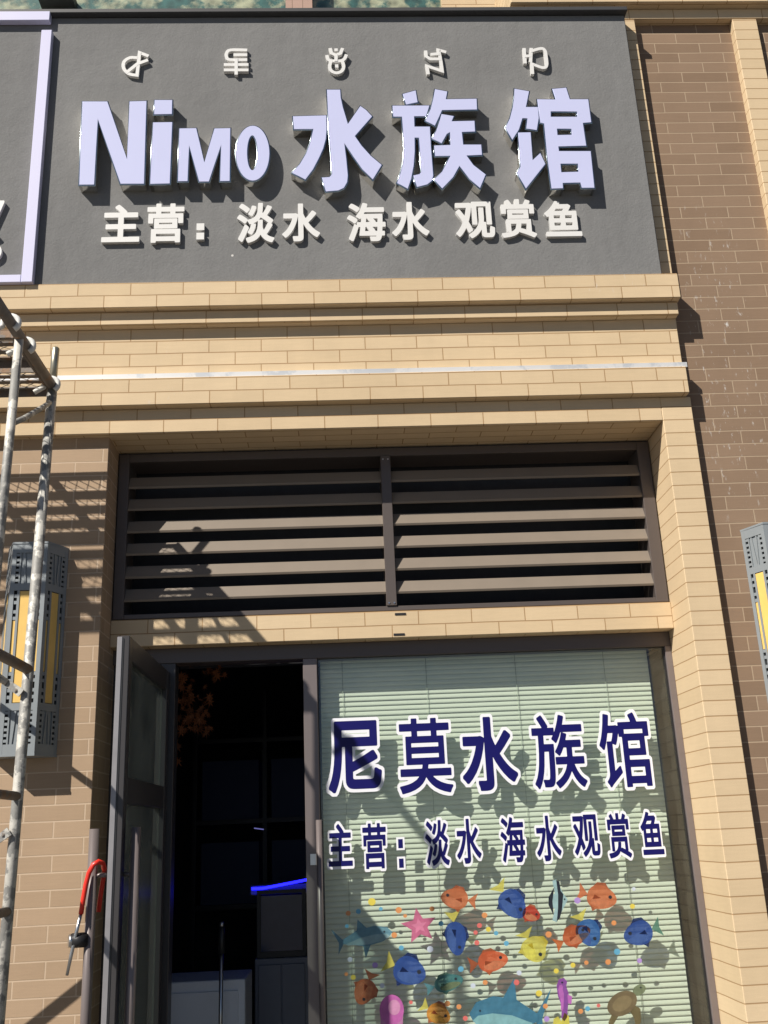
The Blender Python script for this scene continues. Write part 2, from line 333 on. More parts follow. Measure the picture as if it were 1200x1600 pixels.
# ---------------------------------------------------------------- lettering: fattened glyph outlines
GRID = 1/150
_cache = {}
def glyph_field(ch):
    """signed distance field of one character of the built-in font, per em"""
    if ch in _cache: return _cache[ch]
    c = bpy.data.curves.new('glyph', 'FONT'); c.body = ch; c.size = 1; c.resolution_u = 6
    o = bpy.data.objects.new('glyph', c); me = bpy.data.meshes.new_from_object(o)
    V = np.array([v.co[:2] for v in me.vertices]); me.calc_loop_triangles()
    T = np.array([t.vertices[:] for t in me.loop_triangles])
    cnt = {}
    for t in T:
        for a, b_ in ((t[0], t[1]), (t[1], t[2]), (t[2], t[0])):
            k = (min(a, b_), max(a, b_)); cnt[k] = cnt.get(k, 0)+1
    E_ = [k for k, n in cnt.items() if n == 1]
    bpy.data.objects.remove(o); bpy.data.curves.remove(c); bpy.data.meshes.remove(me)
    pad = .16; x0, y0 = V.min(0)-pad; x1, y1 = V.max(0)+pad
    nx, ny = int((x1-x0)/GRID)+2, int((y1-y0)/GRID)+2
    gx = x0+GRID*np.arange(nx); gy = y0+GRID*np.arange(ny)
    ins = np.zeros((ny, nx), bool)
    for t in T:
        p = V[t]; (ax, ay), (bx, by), (cx, cy) = p
        i0, i1 = np.searchsorted(gx, [p[:, 0].min()-GRID, p[:, 0].max()+GRID]); j0, j1 = np.searchsorted(gy, [p[:, 1].min()-GRID, p[:, 1].max()+GRID])
        X, Yy = np.meshgrid(gx[i0:i1], gy[j0:j1])
        s1 = (bx-ax)*(Yy-ay)-(by-ay)*(X-ax); s2 = (cx-bx)*(Yy-by)-(cy-by)*(X-bx); s3 = (ax-cx)*(Yy-cy)-(ay-cy)*(X-cx)
        ins[j0:j1, i0:i1] |= ((s1 >= -1e-9) & (s2 >= -1e-9) & (s3 >= -1e-9)) | ((s1 <= 1e-9) & (s2 <= 1e-9) & (s3 <= 1e-9))
    D = np.full((ny, nx), .15); W = int(.15/GRID)
    for a, b_ in E_:
        p, q = V[a], V[b_]; n = max(1, int(np.hypot(*(q-p))/.008))
        for k in range(n+1):
            s = p+(q-p)*k/n; i = int((s[0]-x0)/GRID); j = int((s[1]-y0)/GRID)
            i0, i1, j0, j1 = max(0, i-W), min(nx, i+W+2), max(0, j-W), min(ny, j+W+2)
            dx = np.abs(gx[i0:i1]-s[0])[None, :]; dy = np.abs(gy[j0:j1]-s[1])[:, None]
            d = np.maximum(np.maximum(dx*.92, dy), (dx+dy)/1.62)
            np.minimum(D[j0:j1, i0:i1], d, out=D[j0:j1, i0:i1])
    F = np.where(ins, -D, D); _cache[ch] = (F, x0, y0); return _cache[ch]
def contours(F, x0, y0, r):
    G = F-r; ny, nx = G.shape; seg = {}
    def ip(a, b_): # a, b grid nodes (i, j)
        fa, fb = G[a[1], a[0]], G[b_[1], b_[0]]; t = fa/(fa-fb)
        return (x0+GRID*(a[0]+t*(b_[0]-a[0])), y0+GRID*(a[1]+t*(b_[1]-a[1])))
    S = G < 0
    mixed = np.argwhere((S[:-1, :-1] != S[1:, :-1]) | (S[:-1, :-1] != S[:-1, 1:]) | (S[:-1, :-1] != S[1:, 1:]))
    nxt = {}; pos = {}
    for j, i in mixed:
        c = [(i, j), (i+1, j), (i+1, j+1), (i, j+1)]; s = [bool(S[q[1], q[0]]) for q in c]; ent, ext = [], []
        for k in range(4):
            a, b_ = c[k], c[(k+1) % 4]
            if s[k] != s[(k+1) % 4]:
                key = (min(a, b_), max(a, b_))
                if key not in pos: pos[key] = ip(a, b_)
                (ext if s[k] else ent).append(key)
        if len(ent) == 1: nxt.setdefault(ent[0], []).append(ext[0])
        elif len(ent) == 2:       # saddle: keep parts apart
            order = []
            for k in range(4):
                a, b_ = c[k], c[(k+1) % 4]; order.append(((min(a, b_), max(a, b_)), s[k]))
            for k in range(4):
                if not order[k][1]: nxt.setdefault(order[k][0], []).append(order[(k+1) % 4][0])
    loops = []; used = set()
    for st in list(nxt):
        if st in used: continue
        lp = []; k = st
        while k not in used and k in nxt:
            used.add(k); lp.append(pos[k]); k = nxt[k][0]
        if len(lp) > 8: loops.append(np.array(lp))
    return loops
def simplify(P, tol):
    n = len(P); far = int(np.argmax(((P-P[0])**2).sum(1))); keep = {0, far}
    stack = [(0, far), (far, n)]
    while stack:
        a, b_ = stack.pop()
        if b_-a < 2: continue
        A, Bq = P[a], P[b_ % n]; d = Bq-A; L = np.hypot(*d)
        Q = P[a+1:b_]-A
        dist = np.abs(Q[:, 0]*d[1]-Q[:, 1]*d[0])/L if L > 1e-9 else np.hypot(Q[:, 0], Q[:, 1])
        k = int(np.argmax(dist))
        if dist[k] > tol: keep.add(a+1+k); stack += [(a, a+1+k), (a+1+k, b_)]
    return P[sorted(keep)]
def slab(name, loops, y0, y1, mat, parent=None, base=None, bevel=0, round_=0):
    """loops in wall coordinates (x, z) raised between the planes y0 (front) and y1 (back)"""
    c = bpy.data.curves.new(name, 'CURVE'); c.dimensions = '2D'; c.fill_mode = 'BOTH'; c.extrude = (y1-y0)/2-bevel; c.bevel_depth = bevel; c.bevel_resolution = 3 if bevel > .002 else 0
    for P in loops:
        s = c.splines.new('POLY'); s.points.add(len(P)-1); s.use_cyclic_u = True
        for pt, p in zip(s.points, P): pt.co = (p[0], p[1], 0, 1)
    o = bpy.data.objects.new(name, c); me = bpy.data.meshes.new_from_object(o)
    bpy.data.objects.remove(o); bpy.data.curves.remove(c)
    me.transform(Matrix.Translation((0, (y0+y1)/2, 0)) @ Matrix.Rotation(math.pi/2, 4, 'X')); me.name = name
    return link(name, me, mat, parent, base)
def fit(ch, r, L, R, T, Bt, Y):
    """glyph outlines at offset r fitted to the measured box; returns a function r -> loops"""
    F, gx, gy = glyph_field(ch); lp = contours(F, gx, gy, r); allp = np.concatenate(lp); mn, mx = allp.min(0), allp.max(0)
    X0, X1, Z1, Z0 = at(*L, Y).x, at(*R, Y).x, at(*T, Y).z, at(*Bt, Y).z
    sx, sz = (X1-X0)/(mx[0]-mn[0]), (Z1-Z0)/(mx[1]-mn[1])
    def get(rr):
        q = lp if rr == r else contours(F, gx, gy, rr)
        return [simplify(p, .0016)*[sx, sz]+[X0-mn[0]*sx, Z0-mn[1]*sz] for p in q]
    return get
# big channel letters: polished steel returns with a lavender acrylic face
YF = YS-.056
BIG = [('N', .042, (123, 285), (229, 160), (170, 159), (170, 291), 'tall lavender faced steel letter N at the left end of the shop name'),
       ('i', .042, (234, 285), (270, 156), (255, 155), (250, 289), 'lavender faced steel letter i with a square dot, right of the N'),
       ('M', .040, (276, 284), (362, 205), (320, 200), (320, 285), 'small lavender faced steel letter M between i and 0'),
       ('0', .040, (368, 240), (421.5, 240), (395, 197), (395, 282), 'oval lavender faced steel character 0 after the letter M'),
       ('水', .040, (454, 273), (597, 259), (520, 140), (520, 301), 'big lavender faced steel character 水 in the middle of the sign'),
       ('族', .036, (612, 166), (760, 275), (690, 139), (690, 296), 'big lavender faced steel character 族 between 水 and 馆'),
       ('馆', .036, (790, 196), (931, 295), (863, 137), (900, 296), 'big lavender faced steel character 馆 at the right end of the shop name')]
C5 = lambda P: [(100+x/3.529, 120+y/3.529) for x, y in P]
def T6(ox): return lambda *P: [(ox+x/6.667, 125+y/6.667) for x, y in P]
ell = lambda cx, cy, a, b_, n: [(cx+a*math.cos(2*math.pi*i/n), cy+b_*math.sin(2*math.pi*i/n)) for i in range(n)]
_s, _z, _g = T6(440), T6(600), T6(775)
# outlines measured on the photograph: each piece is an outer outline and its holes
TRACED = {
 'N': [[C5([(102, 138), (240, 138), (349, 462), (362, 138), (456, 135), (443, 593), (312, 593), (187, 232), (168, 598), (84, 598)])]],
 'i': [[C5([(500, 130), (598, 130), (597, 209), (497, 210)])], [C5([(492, 254), (598, 252), (585, 592), (475, 594)])]],
 'M': [[C5([(637, 287), (730, 285), (774, 478), (830, 287), (918, 285), (915, 578), (860, 578), (868, 372), (800, 581), (745, 581), (690, 376), (683, 579), (628, 579)])]],
 '0': [[C5(ell(1041, 424, 93, 152, 56)), C5(ell(1039, 422, 28, 95, 40))]],
 '水': [[_s((118, 382), (468, 372), (471, 520), (462, 620), (435, 720), (390, 820), (330, 935), (248, 1045), (108, 968), (190, 880), (255, 770), (300, 650), (330, 515), (128, 518))],
        [_s((472, 105), (612, 105), (618, 190), (640, 290), (690, 465), (820, 275), (882, 318), (945, 385), (765, 590), (835, 690), (930, 795), (1045, 890), (950, 1045), (840, 935), (745, 800), (652, 660), (675, 820), (692, 1000), (685, 1070), (650, 1130), (590, 1158), (460, 1168), (420, 1020), (500, 1015), (525, 985), (515, 800), (490, 500))]],
 '族': [[_z((195, 150), (330, 112), (352, 238), (228, 262))],
        [_z((88, 272), (474, 270), (440, 385), (315, 385), (318, 490), (478, 490), (490, 700), (514, 1000), (500, 1055), (450, 1095), (342, 1122), (305, 998), (370, 985), (388, 960), (375, 760), (362, 608), (320, 608), (322, 750), (310, 900), (285, 1030), (248, 1142), (135, 1075), (170, 980), (200, 860), (212, 720), (200, 560), (185, 388), (95, 388))],
        [_z((530, 100), (660, 125), (645, 205), (965, 200), (970, 315), (605, 322), (570, 400), (530, 485), (430, 430), (484, 310), (512, 200))],
        [_z((598, 360), (728, 382), (705, 435), (942, 430), (950, 545), (812, 550), (825, 678), (1012, 678), (1022, 788), (862, 795), (930, 890), (1060, 990), (1000, 1135), (890, 1040), (785, 905), (720, 1020), (605, 1140), (522, 1040), (605, 960), (690, 795), (530, 800), (522, 688), (692, 682), (685, 552), (655, 570), (600, 668), (498, 615), (545, 530), (575, 440))]],
 '馆': [[_g((192, 95), (345, 122), (312, 285), (436, 285), (446, 400), (425, 530), (312, 510), (325, 405), (275, 405), (240, 520), (168, 632), (98, 500), (145, 400), (175, 280), (188, 180))],
        [_g((228, 552), (360, 549), (380, 840), (460, 765), (514, 880), (310, 1140), (218, 970), (255, 905), (245, 750))],
        [_g((428, 205), (620, 208), (585, 98), (730, 85), (768, 205), (960, 205), (992, 448), (905, 455), (940, 692), (650, 700), (655, 745), (985, 745), (1025, 1130), (890, 1130), (875, 1075), (695, 1080), (698, 1135), (575, 1138), (533, 800), (498, 458), (458, 450)),
         _g((570, 335), (840, 335), (845, 388), (570, 388)), _g((635, 515), (782, 515), (788, 575), (640, 578)), _g((672, 880), (850, 878), (858, 960), (680, 965))]]}
def grow(P, d):
    """push a closed outline outward by d with mitred corners (inward when it is a hole)"""
    n = len(P); A = sum(P[i][0]*P[(i+1) % n][1]-P[(i+1) % n][0]*P[i][1] for i in range(n)); out = []
    for i in range(n):
        a, b_, c = Vector(P[i-1]), Vector(P[i]), Vector(P[(i+1) % n]); u = (b_-a).normalized(); v = (c-b_).normalized()
        n1 = Vector((u.y, -u.x)); n2 = Vector((v.y, -v.x)); m = n1+n2; m = m/max(.45, m.dot(n1)) if m.length > 1e-6 else n1
        out.append(b_+m*d)
    return np.array([(p.x, p.y) for p in out])
def traced(piece, d):
    """one traced piece on the letter plane, outer outline pushed out and its holes drawn in by d"""
    res = []
    for k, P in enumerate(piece):
        Q = [(at(x, y, YF).x, at(x, y, YF).z) for x, y in P]; n = len(Q)
        if sum(Q[i][0]*Q[(i+1) % n][1]-Q[(i+1) % n][0]*Q[i][1] for i in range(n)) < 0: Q = Q[::-1]
        res.append(grow(Q, d if k == 0 else -d))
    return res
for ch, r, L, R, T, Bt, lab in BIG:
    t = thing('channel_letter', at(*Bt, YS), lab, 'sign letter', 'big channel letters of the shop name')
    for k, piece in enumerate(TRACED[ch]):
        e = .00035*k
        slab('steel_shell', traced(piece, .0030), YF+.0035-e, YS-.001, M_CHROME, t)
        slab('trim_cap', traced(piece, .0022), YF-.0016-e, YF+.0044-e, M_TRIM, t, bevel=.0029)
        slab('face_panel', traced(piece, -.0014), YF-.0042-e, YF+.001-e, M_LAV, t, bevel=.0008)
# small white letters below
SMALL = [('主', (158, 375), (217.5, 372), (190, 320), (190, 378), 'white raised character 主 at the left end of the lower sign row'),
         ('营', (230, 340), (288, 332), (257, 318), (257, 379), 'white raised character 营 beside the colon'),
         ('：', (307, 360), (319, 360), (313, 349), (313, 374), 'white raised colon of two square dots on the sign'),
         ('淡', (370.5, 365), (428.5, 360), (404, 317), (395, 379), 'white raised character 淡 right of the colon'),
         ('水', (441, 366), (500, 365), (470, 318), (470, 377), 'small white raised character 水 just right of 淡'),
         ('海', (543, 362), (603, 360), (575, 317), (570, 377), 'white raised character 海 below the big 水'),
         ('水', (613, 365), (671, 362), (642, 315.5), (642, 374.5), 'small white raised character 水 just right of 海'),
         ('观', (713, 365), (774, 362), (750, 315), (745, 372), 'white raised character 观 below the big 族'),
         ('赏', (782, 340), (839, 365), (815, 311), (815, 371), 'white raised character 赏 between 观 and 鱼'),
         ('鱼', (851, 340), (909.5, 362), (875, 314), (880, 369), 'white raised character 鱼 at the right end of the lower row')]
YW = YS-.020
def letters(rows, name, grp, Yf, r, mat):
    for ch, L, R, T, Bt, lab in rows:
        if ch == '：':
            X0, X1, Z1, Z0 = at(*L, Yf).x, at(*R, Yf).x, at(*T, Yf).z, at(*Bt, Yf).z; h = (Z1-Z0)*.42
            lp = [np.array([(X0, a), (X1, a), (X1, a+h), (X0, a+h)]) for a in (Z0, Z1-h)]
        else: lp = fit(ch, r, L, R, T, Bt, Yf)(r)
        tag(slab(name, lp, Yf, YS-.001, mat), lab, 'sign letter', grp)
letters(SMALL, 'raised_letter', 'small white letters on the sign', YW, .026, M_WHITE)
# five syllable signs in the top row, drawn with strokes
def rounded(P, k=4):
    """round the gentle bends of a stroke (Catmull-Rom), keep its sharp corners"""
    n = len(P); sharp = [i in (0, n-1) or (P[i]-P[i-1]).normalized().dot((P[i+1]-P[i]).normalized()) < .35 for i in range(n)]
    out = []
    for i in range(n-1):
        a = P[i] if sharp[i] else P[i-1]; d = P[i+1] if sharp[i+1] else P[i+2]; b_, c = P[i], P[i+1]
        for j in range(k):
            t = j/k; out.append(.5*((2*b_)+(c-a)*t+(2*a-5*b_+4*c-d)*t*t+(3*b_-a-3*c+d)*t**3))
    return out+[P[-1]]
TOPROW = [([[(231, 87), (218, 82), (216, 100), (214, 117.5), (201, 115), (193, 106), (194, 96), (203, 90), (213, 90)], [(198, 113), (214, 100), (230, 94)]],
           'white raised sign like a crossed loop, leftmost of the top row'),
          ([[(385, 78), (360, 78), (354, 83), (354, 89), (359, 93), (385, 93)], [(385, 85.5), (366, 85.5)], [(351, 101), (387, 101)], [(351, 109.5), (387, 109.5)], [(369, 93), (369, 116)]],
           'white raised sign of stacked bars over a stem, above the big M and 0'),
          ([[(516, 76), (518, 83), (525, 86), (532, 83), (535, 76)], [(511, 87), (513, 93), (519, 95), (532, 95), (538, 92), (541, 86)], [(517, 96), (515, 104), (518, 111), (526, 114), (534, 111), (537, 104), (535, 96)], [(525, 77), (525.2, 79)], [(526, 102), (526.2, 105)], [(525, 86), (525, 95)]],
           'white raised sign with horns and a round bowl, middle of the top row'),
          ([[(696, 81), (685, 78), (688, 91), (691, 111), (667, 103), (669, 115)], [(665, 80), (666, 88), (672, 92), (689, 92)], [(674, 85), (686, 84)]],
           'white raised zigzag sign, fourth in the top row'),
          ([[(819, 76), (820.5, 98)], [(830, 76), (829, 96)], [(820, 88), (829, 87)], [(830, 80), (845, 76), (851, 79), (853, 88), (854, 102), (848, 106), (831, 100), (832, 115)]],
           'white raised sign like a looped letter, rightmost of the top row')]
for lines, lab in TOPROW:
    bm = bmesh.new(); half = .0085; y0, y1 = YS-.018, YS-.001
    for li, ln in enumerate(lines):
        P = [Vector((at(x, y, y0).x, at(x, y, y0).z)) for x, y in ln]
        if len(P) > 5: P = rounded(P)
        n = len(P); off = []
        for i in range(n):
            d1 = (P[i]-P[i-1]).normalized() if i else None; d2 = (P[i+1]-P[i]).normalized() if i < n-1 else None
            d = ((d1 or d2)+(d2 or d1)).normalized(); nn = Vector((-d.y, d.x))
            k = half/max(.55, nn.dot(Vector((-(d1 or d2).y, (d1 or d2).x)))); off.append((nn*k, d))
        P[0] = P[0]-off[0][1]*.004; P[-1] = P[-1]+off[-1][1]*.004
        for i in range(n-1):
            e = li*.0006+(i % 2)*.00012
            q = [P[i]+off[i][0], P[i+1]+off[i+1][0], P[i+1]-off[i+1][0], P[i]-off[i][0]]
            hexa(bm, [(c.x, y0-e, c.y) for c in q]+[(c.x, y1, c.y) for c in q])
    tag(obj('raised_symbol', bm, M_WHITE, uv=False), lab, 'sign letter', 'small signs of the top row')
# neighbour's light border and the ends of two of its letters
YE = YS-.035
bdr = thing('light_border', at(40, 440, YS), 'lavender light strip border of the neighbouring sign at the left edge', 'light border')
xa, xb = at(57.5, 240, YE).x-.027, at(57.5, 240, YE).x+.027; zb = at(20, 441, YE).z; zt = at(66, 46, YE).z
obj('light_strip', B((xa, xb, YE, YS-.001, zb, zt), (XL, xa, YE+.0004, YS-.001, zb, zb+.042), bevel=.003), M_LAV2, bdr)
z1 = at(40, 17, YE).z; z0 = at(40, 31.5, YE).z
obj('light_strip', B((XL, at(78, 24, YE).x, YE, YS-.001, z0, z1), bevel=.003), M_LAV2, bdr)
lp = fit('V', .03, (-34, 330), (7, 314), (-14, 313.5), (-14, 365), YW)(.03)
tag(slab('raised_letter', lp, YW, YS-.001, M_WHITE), 'white raised slanting letter end cut off by the left picture edge', 'sign letter')
lp = fit('6', .03, (-36, 390), (2.5, 392), (-16, 362), (-16, 408), YW)(.03)
tag(slab('raised_letter', lp, YW, YS-.001, M_WHITE), 'white raised round letter end at the left edge below the slanting one', 'sign letter')

# ---------------------------------------------------------------- louvered vent over the door
lv = thing('louver_vent', (.24, 4.5, 2.571), 'wide bronze louvered vent of two panels in the recess above the shop door', 'louver')
LX0, LX1, LZ0, LZ1, LM = -1.034, 1.521, 2.5655, 3.366, .233
Y0 = YL+.004
obj('frame', B((LX0, LX0+.048, Y0, 4.60, LZ0, LZ1), (LX1-.058, LX1, Y0, 4.60, LZ0, LZ1), (LX0+.048, LX1-.058, Y0+.001, 4.60, LZ0, LZ0+.022), (LX0+.048, LX1-.058, Y0+.001, 4.60, LZ1-.04, LZ1), bevel=.002), M_BRONZE, lv)
obj('mullion', B((LM-.024, LM+.024, Y0-.006, 4.60, LZ0+.0225, LZ1-.0405), bevel=.002), M_BRONZE, lv)
for z in (LZ0+.035, LZ1-.06):
    for dx in (-.012, .012):
        mb = bmesh.new(); tube(mb, [(LM+dx, Y0-.009, z), (LM+dx, Y0-.004, z)], .004, 8); obj('screw', mb, M_SILVER, lv)
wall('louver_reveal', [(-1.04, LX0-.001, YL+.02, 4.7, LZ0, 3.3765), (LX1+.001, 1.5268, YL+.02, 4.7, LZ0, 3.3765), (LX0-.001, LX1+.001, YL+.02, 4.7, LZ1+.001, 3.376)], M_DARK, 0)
zb0 = at(310, 937, Y0+.008).z; zb5 = at(310, 761, Y0+.008).z; pitch = (zb5-zb0)/5
for (xa_, xb_) in ((LX0+.048, LM-.024), (LM+.024, LX1-.058)):
    for k in range(6):
        z = zb0+k*pitch+random.uniform(-.001, .001); bm = bmesh.new(); h, d, t = .053, .026, .003
        # sloping face, small drip lip at the bottom and a turned-back top
        prof = [(Y0+.009, z), (Y0+.005, z+.009), (Y0+.007, z+.012), (Y0+.009+d, z+h+.012), (Y0+.015+d, z+h+.012), (Y0+.015, z+.008), (Y0+.015, z)]
        a_ = [bm.verts.new((xa_-.015, y, zz)) for y, zz in prof]; b_ = [bm.verts.new((xb_+.015, y, zz)) for y, zz in prof]
        for i in range(len(prof)): j = (i+1) % len(prof); bm.faces.new((a_[i], b_[i], b_[j], a_[j]))
        bm.faces.new(a_[::-1]); bm.faces.new(b_)
        obj('blade', bm, M_BLADE, lv)

# ---------------------------------------------------------------- shop window and door frame
YD = 4.505
fr = thing('shopfront_frame', (.2, 4.55, 0), 'dark bronze metal frame around the doorway and the shop window', 'frame')
MX0, MX1 = -.181, -.117
obj('head_rail', B((-1.04, 1.5268, YD, 4.60, 2.371, 2.4388), bevel=.002), M_BRONZE, fr)
mul_o = obj('mullion', B((MX0, MX1, YD+.002, 4.60, 0.02, 2.3708), bevel=.002), M_TUBE, fr)
obj('lock_plate', B((MX0+.018, MX0+.045, YD-.006, YD+.004, at(487, 1352, YD).z, at(487, 1334, YD).z), bevel=.001), M_SILVER, mul_o)
obj('door_jamb', B((-.835, -.757, YD+.002, 4.60, .02, 2.3708), bevel=.002), M_LEAF, fr)
obj('side_panel', B((-1.0398, -.836, YD+.03, 4.57, .02, 2.3708)), M_LEAF, fr)
obj('window_stile', B((1.497, 1.5268, YD, 4.545, .02, 2.3708), bevel=.002), M_TUBE, fr)
bm = bmesh.new(); hz = at(500, 1281, YD-.05).z
tube(bm, [(MX1-.004, YD-.05, hz), (MX1-.004, YD-.05, .55)], .013, 14)
for z in (hz-.12, .7): tube(bm, [(MX1-.004, YD-.05, z), (MX1-.010, YD+.004, z)], .007, 8)
obj('pull_handle', bm, M_TUBE, fr)
wall('return_wall', [(1.4975, 1.5268, 4.546, 4.79, 0, 2.3705)], M_SHADEBR, 0)

win = thing('shop_window', (.69, YG, .3), 'large clear shop window pane lettered with navy and white stickers', 'window')
obj('glass_pane', B((MX1+.0005, 1.4965, YG, YG+.006, .02, 2.3755)), M_GLASS, win)
obj('sealant', B((MX1, MX1+.006, YG-.006, YG-.0005, .02, 2.37), (1.490, 1.4965, YG-.006, YG-.0005, .02, 2.37), (MX1, 1.4965, YG-.006, YG-.0006, 2.368, 2.3755)), M_BLACKP, win)

# venetian blind hanging 8 cm behind the glass
YBL = 4.602
bl = thing('venetian_blind', (.66, YBL, .4), 'closed pale green venetian blind filling the shop window', 'blind')
BX0, BX1 = MX1+.012, 1.437
bm = bmesh.new(); z = 2.372; ps = .0225
while z > .5:
    dy, dz = .0016, .0126; y = YBL+random.uniform(-.0006, .0006); s = random.uniform(-.0006, .0006)
    # shallow curved slat: three strips
    pr = [(y+dy, z+dz), (y+dy*.2-.0010, z+dz*.33), (y-dy*.45-.0010, z-dz*.33), (y-dy, z-dz)]
    A = [bm.verts.new((BX0, a, b_+s)) for a, b_ in pr]; Bv = [bm.verts.new((BX1, a, b_-s)) for a, b_ in pr]
    A2 = [bm.verts.new((BX0, a+.0006, b_+s)) for a, b_ in pr]; B2 = [bm.verts.new((BX1, a+.0006, b_-s)) for a, b_ in pr]
    for i in range(3): bm.faces.new((A[i], Bv[i], Bv[i+1], A[i+1])).smooth = True; bm.faces.new((A2[i], A2[i+1], B2[i+1], B2[i])).smooth = True
    bm.faces.new((A[0], A2[0], B2[0], Bv[0])); bm.faces.new((A[3], Bv[3], B2[3], A2[3]))
    z -= ps
obj('slats', bm, M_BLIND, bl)
bm = bmesh.new()
for px in (535, 666, 806, 945):
    x = at(px, 1060, YBL).x; tube(bm, [(x, YBL-.008, 2.372), (x+.004, YBL-.008, .5)], .0012, 6)
obj('ladder_cord', bm, M_CORD, bl)

# ---------------------------------------------------------------- stickers on the glass
YV = YG-.0012
VB = [('尼', (509.5, 1230), (601, 1210), (560, 1121), (540, 1244), 'big navy sticker 尼 with white outline, leftmost on the window'),
      ('莫', (617, 1138), (712, 1222), (660, 1117), (640, 1246), 'big navy sticker 莫 with white outline on the window'),
      ('水', (720, 1225), (814, 1215), (764, 1115), (760, 1241), 'big navy sticker 水 in the middle of the upper window row'),
      ('族', (825, 1135), (922.5, 1227), (868, 1112), (878, 1237), 'big navy sticker 族 with white outline on the window'),
      ('馆', (932, 1158), (1027, 1230), (990, 1108), (990, 1235), 'big navy sticker 馆 with white outline, rightmost on the window')]
VS_ = [('主', (511, 1355), (554, 1352), (532, 1283), (532, 1358), 'small navy sticker 主 at the left end of the second window row'),
       ('营', (563.5, 1300), (605, 1290), (583, 1282), (585, 1362), 'small navy sticker 营 beside the colon on the window'),
       ('：', (620, 1335), (633, 1335), (626, 1308), (626, 1359), 'small navy colon sticker of two outlined dots on the window'),
       ('淡', (663, 1330), (705, 1340), (684, 1277), (690, 1357), 'small navy sticker 淡 right of the colon on the window'),
       ('水', (712, 1340), (755, 1335), (730, 1275), (732, 1354), 'small navy sticker 水 just right of 淡 on the window'),
       ('海', (782, 1340), (824, 1330), (800, 1272), (810, 1352), 'small navy sticker 海 in the second window row'),
       ('水', (837, 1335), (880, 1330), (854, 1270), (860, 1350), 'small navy sticker 水 just right of 海 on the window'),
       ('观', (896, 1335), (942, 1335), (925, 1268), (920, 1343), 'small navy sticker 观 in the second window row'),
       ('赏', (946, 1300), (990, 1335), (965, 1266), (975, 1345), 'small navy sticker 赏 between 观 and 鱼 on the window'),
       ('鱼', (998, 1290), (1041, 1335), (1008, 1264), (1020, 1340), 'small navy sticker 鱼 at the right end of the second window row')]
def vinyl(rows, r, ow, grp):
    for ch, L, R, T, Bt, lab in rows:
        t = thing('vinyl_letter', at(*Bt, YV), lab, 'window sticker', grp)
        if ch == '：':
            X0, X1, Z1, Z0 = at(*L, YV).x, at(*R, YV).x, at(*T, YV).z, at(*Bt, YV).z; h = (Z1-Z0)*.40; g = .008
            bx = lambda e: [np.array([(X0+e, a+e), (X1-e, a+e), (X1-e, a+h-e), (X0+e, a+h-e)]) for a in (Z0, Z1-h)]
            o_, i_ = bx(0), bx(g)
        else:
            rr = r-(.011 if ch in '族馆莫海赏营' and ow < .05 else 0); get = fit(ch, rr+ow, L, R, T, Bt, YV); o_, i_ = get(rr+ow), get(rr)
        for q_ in ([[p] for p in o_] if ch == '：' else [o_]): slab('white_outline', q_, YV-.0006, YV+.0004, M_VINYLW, t)
        for q_ in ([[p] for p in i_] if ch == '：' else [i_]): slab('navy_fill', q_, YV-.0011, YV-.0007, M_NAVY, t)
vinyl(VB, .026, .042, 'big navy letters on the window')
vinyl(VS_, .022, .060, 'small navy letters on the window')

# plain sea-life stickers
YK = YG-.0010
_films = {}
def F_(col, clear=.46):
    k = (col, clear)
    if k not in _films: _films[k] = film('sticker_film', col, clear)
    return _films[k]
ORANGE, DORANGE, BLUE, NAVY, YEL, TEAL, PINK, WHT, BLK, BRN, GRN, PURP, PALE = (.56, .20, .085), (.40, .12, .05), (.04, .10, .34), (.015, .035, .14), (.60, .56, .14), (.12, .29, .32), (.56, .16, .28), (.8, .8, .8), (.02, .025, .035), (.16, .13, .06), (.12, .26, .20), (.26, .08, .34), (.35, .50, .52)
def shape(pts, c, ang, mir=False):
    """outline in photo pixels about a centre -> wall coordinates on the glass"""
    ca, sa = math.cos(math.radians(ang)), math.sin(math.radians(ang)); out = []
    for x, y in pts:
        if mir: x = -x
        X, Yy = x*ca-y*sa, x*sa+y*ca; p = at(c[0]+X, c[1]-Yy, YK); out.append((p.x, p.z))
    return np.array(out)
def oval(a, b, n=26, cx=0, cy=0, p=1.0): return [(cx+a*math.copysign(abs(math.cos(t))**p, math.cos(t)), cy+b*math.copysign(abs(math.sin(t))**p, math.sin(t))) for t in (2*math.pi*i/n for i in range(n))]
def sticker(name, lab, c, ang, layers, mir=False, grp='sea life stickers on the shop window'):
    t = thing(name, at(c[0], c[1], YK), lab, 'window sticker', grp)
    for i, (pname, pts, mat) in enumerate(layers):
        slab(pname, [shape(pts, c, ang, mir)], YK-.0004-.0003*i, YK-.0002-.0003*i, mat, t)
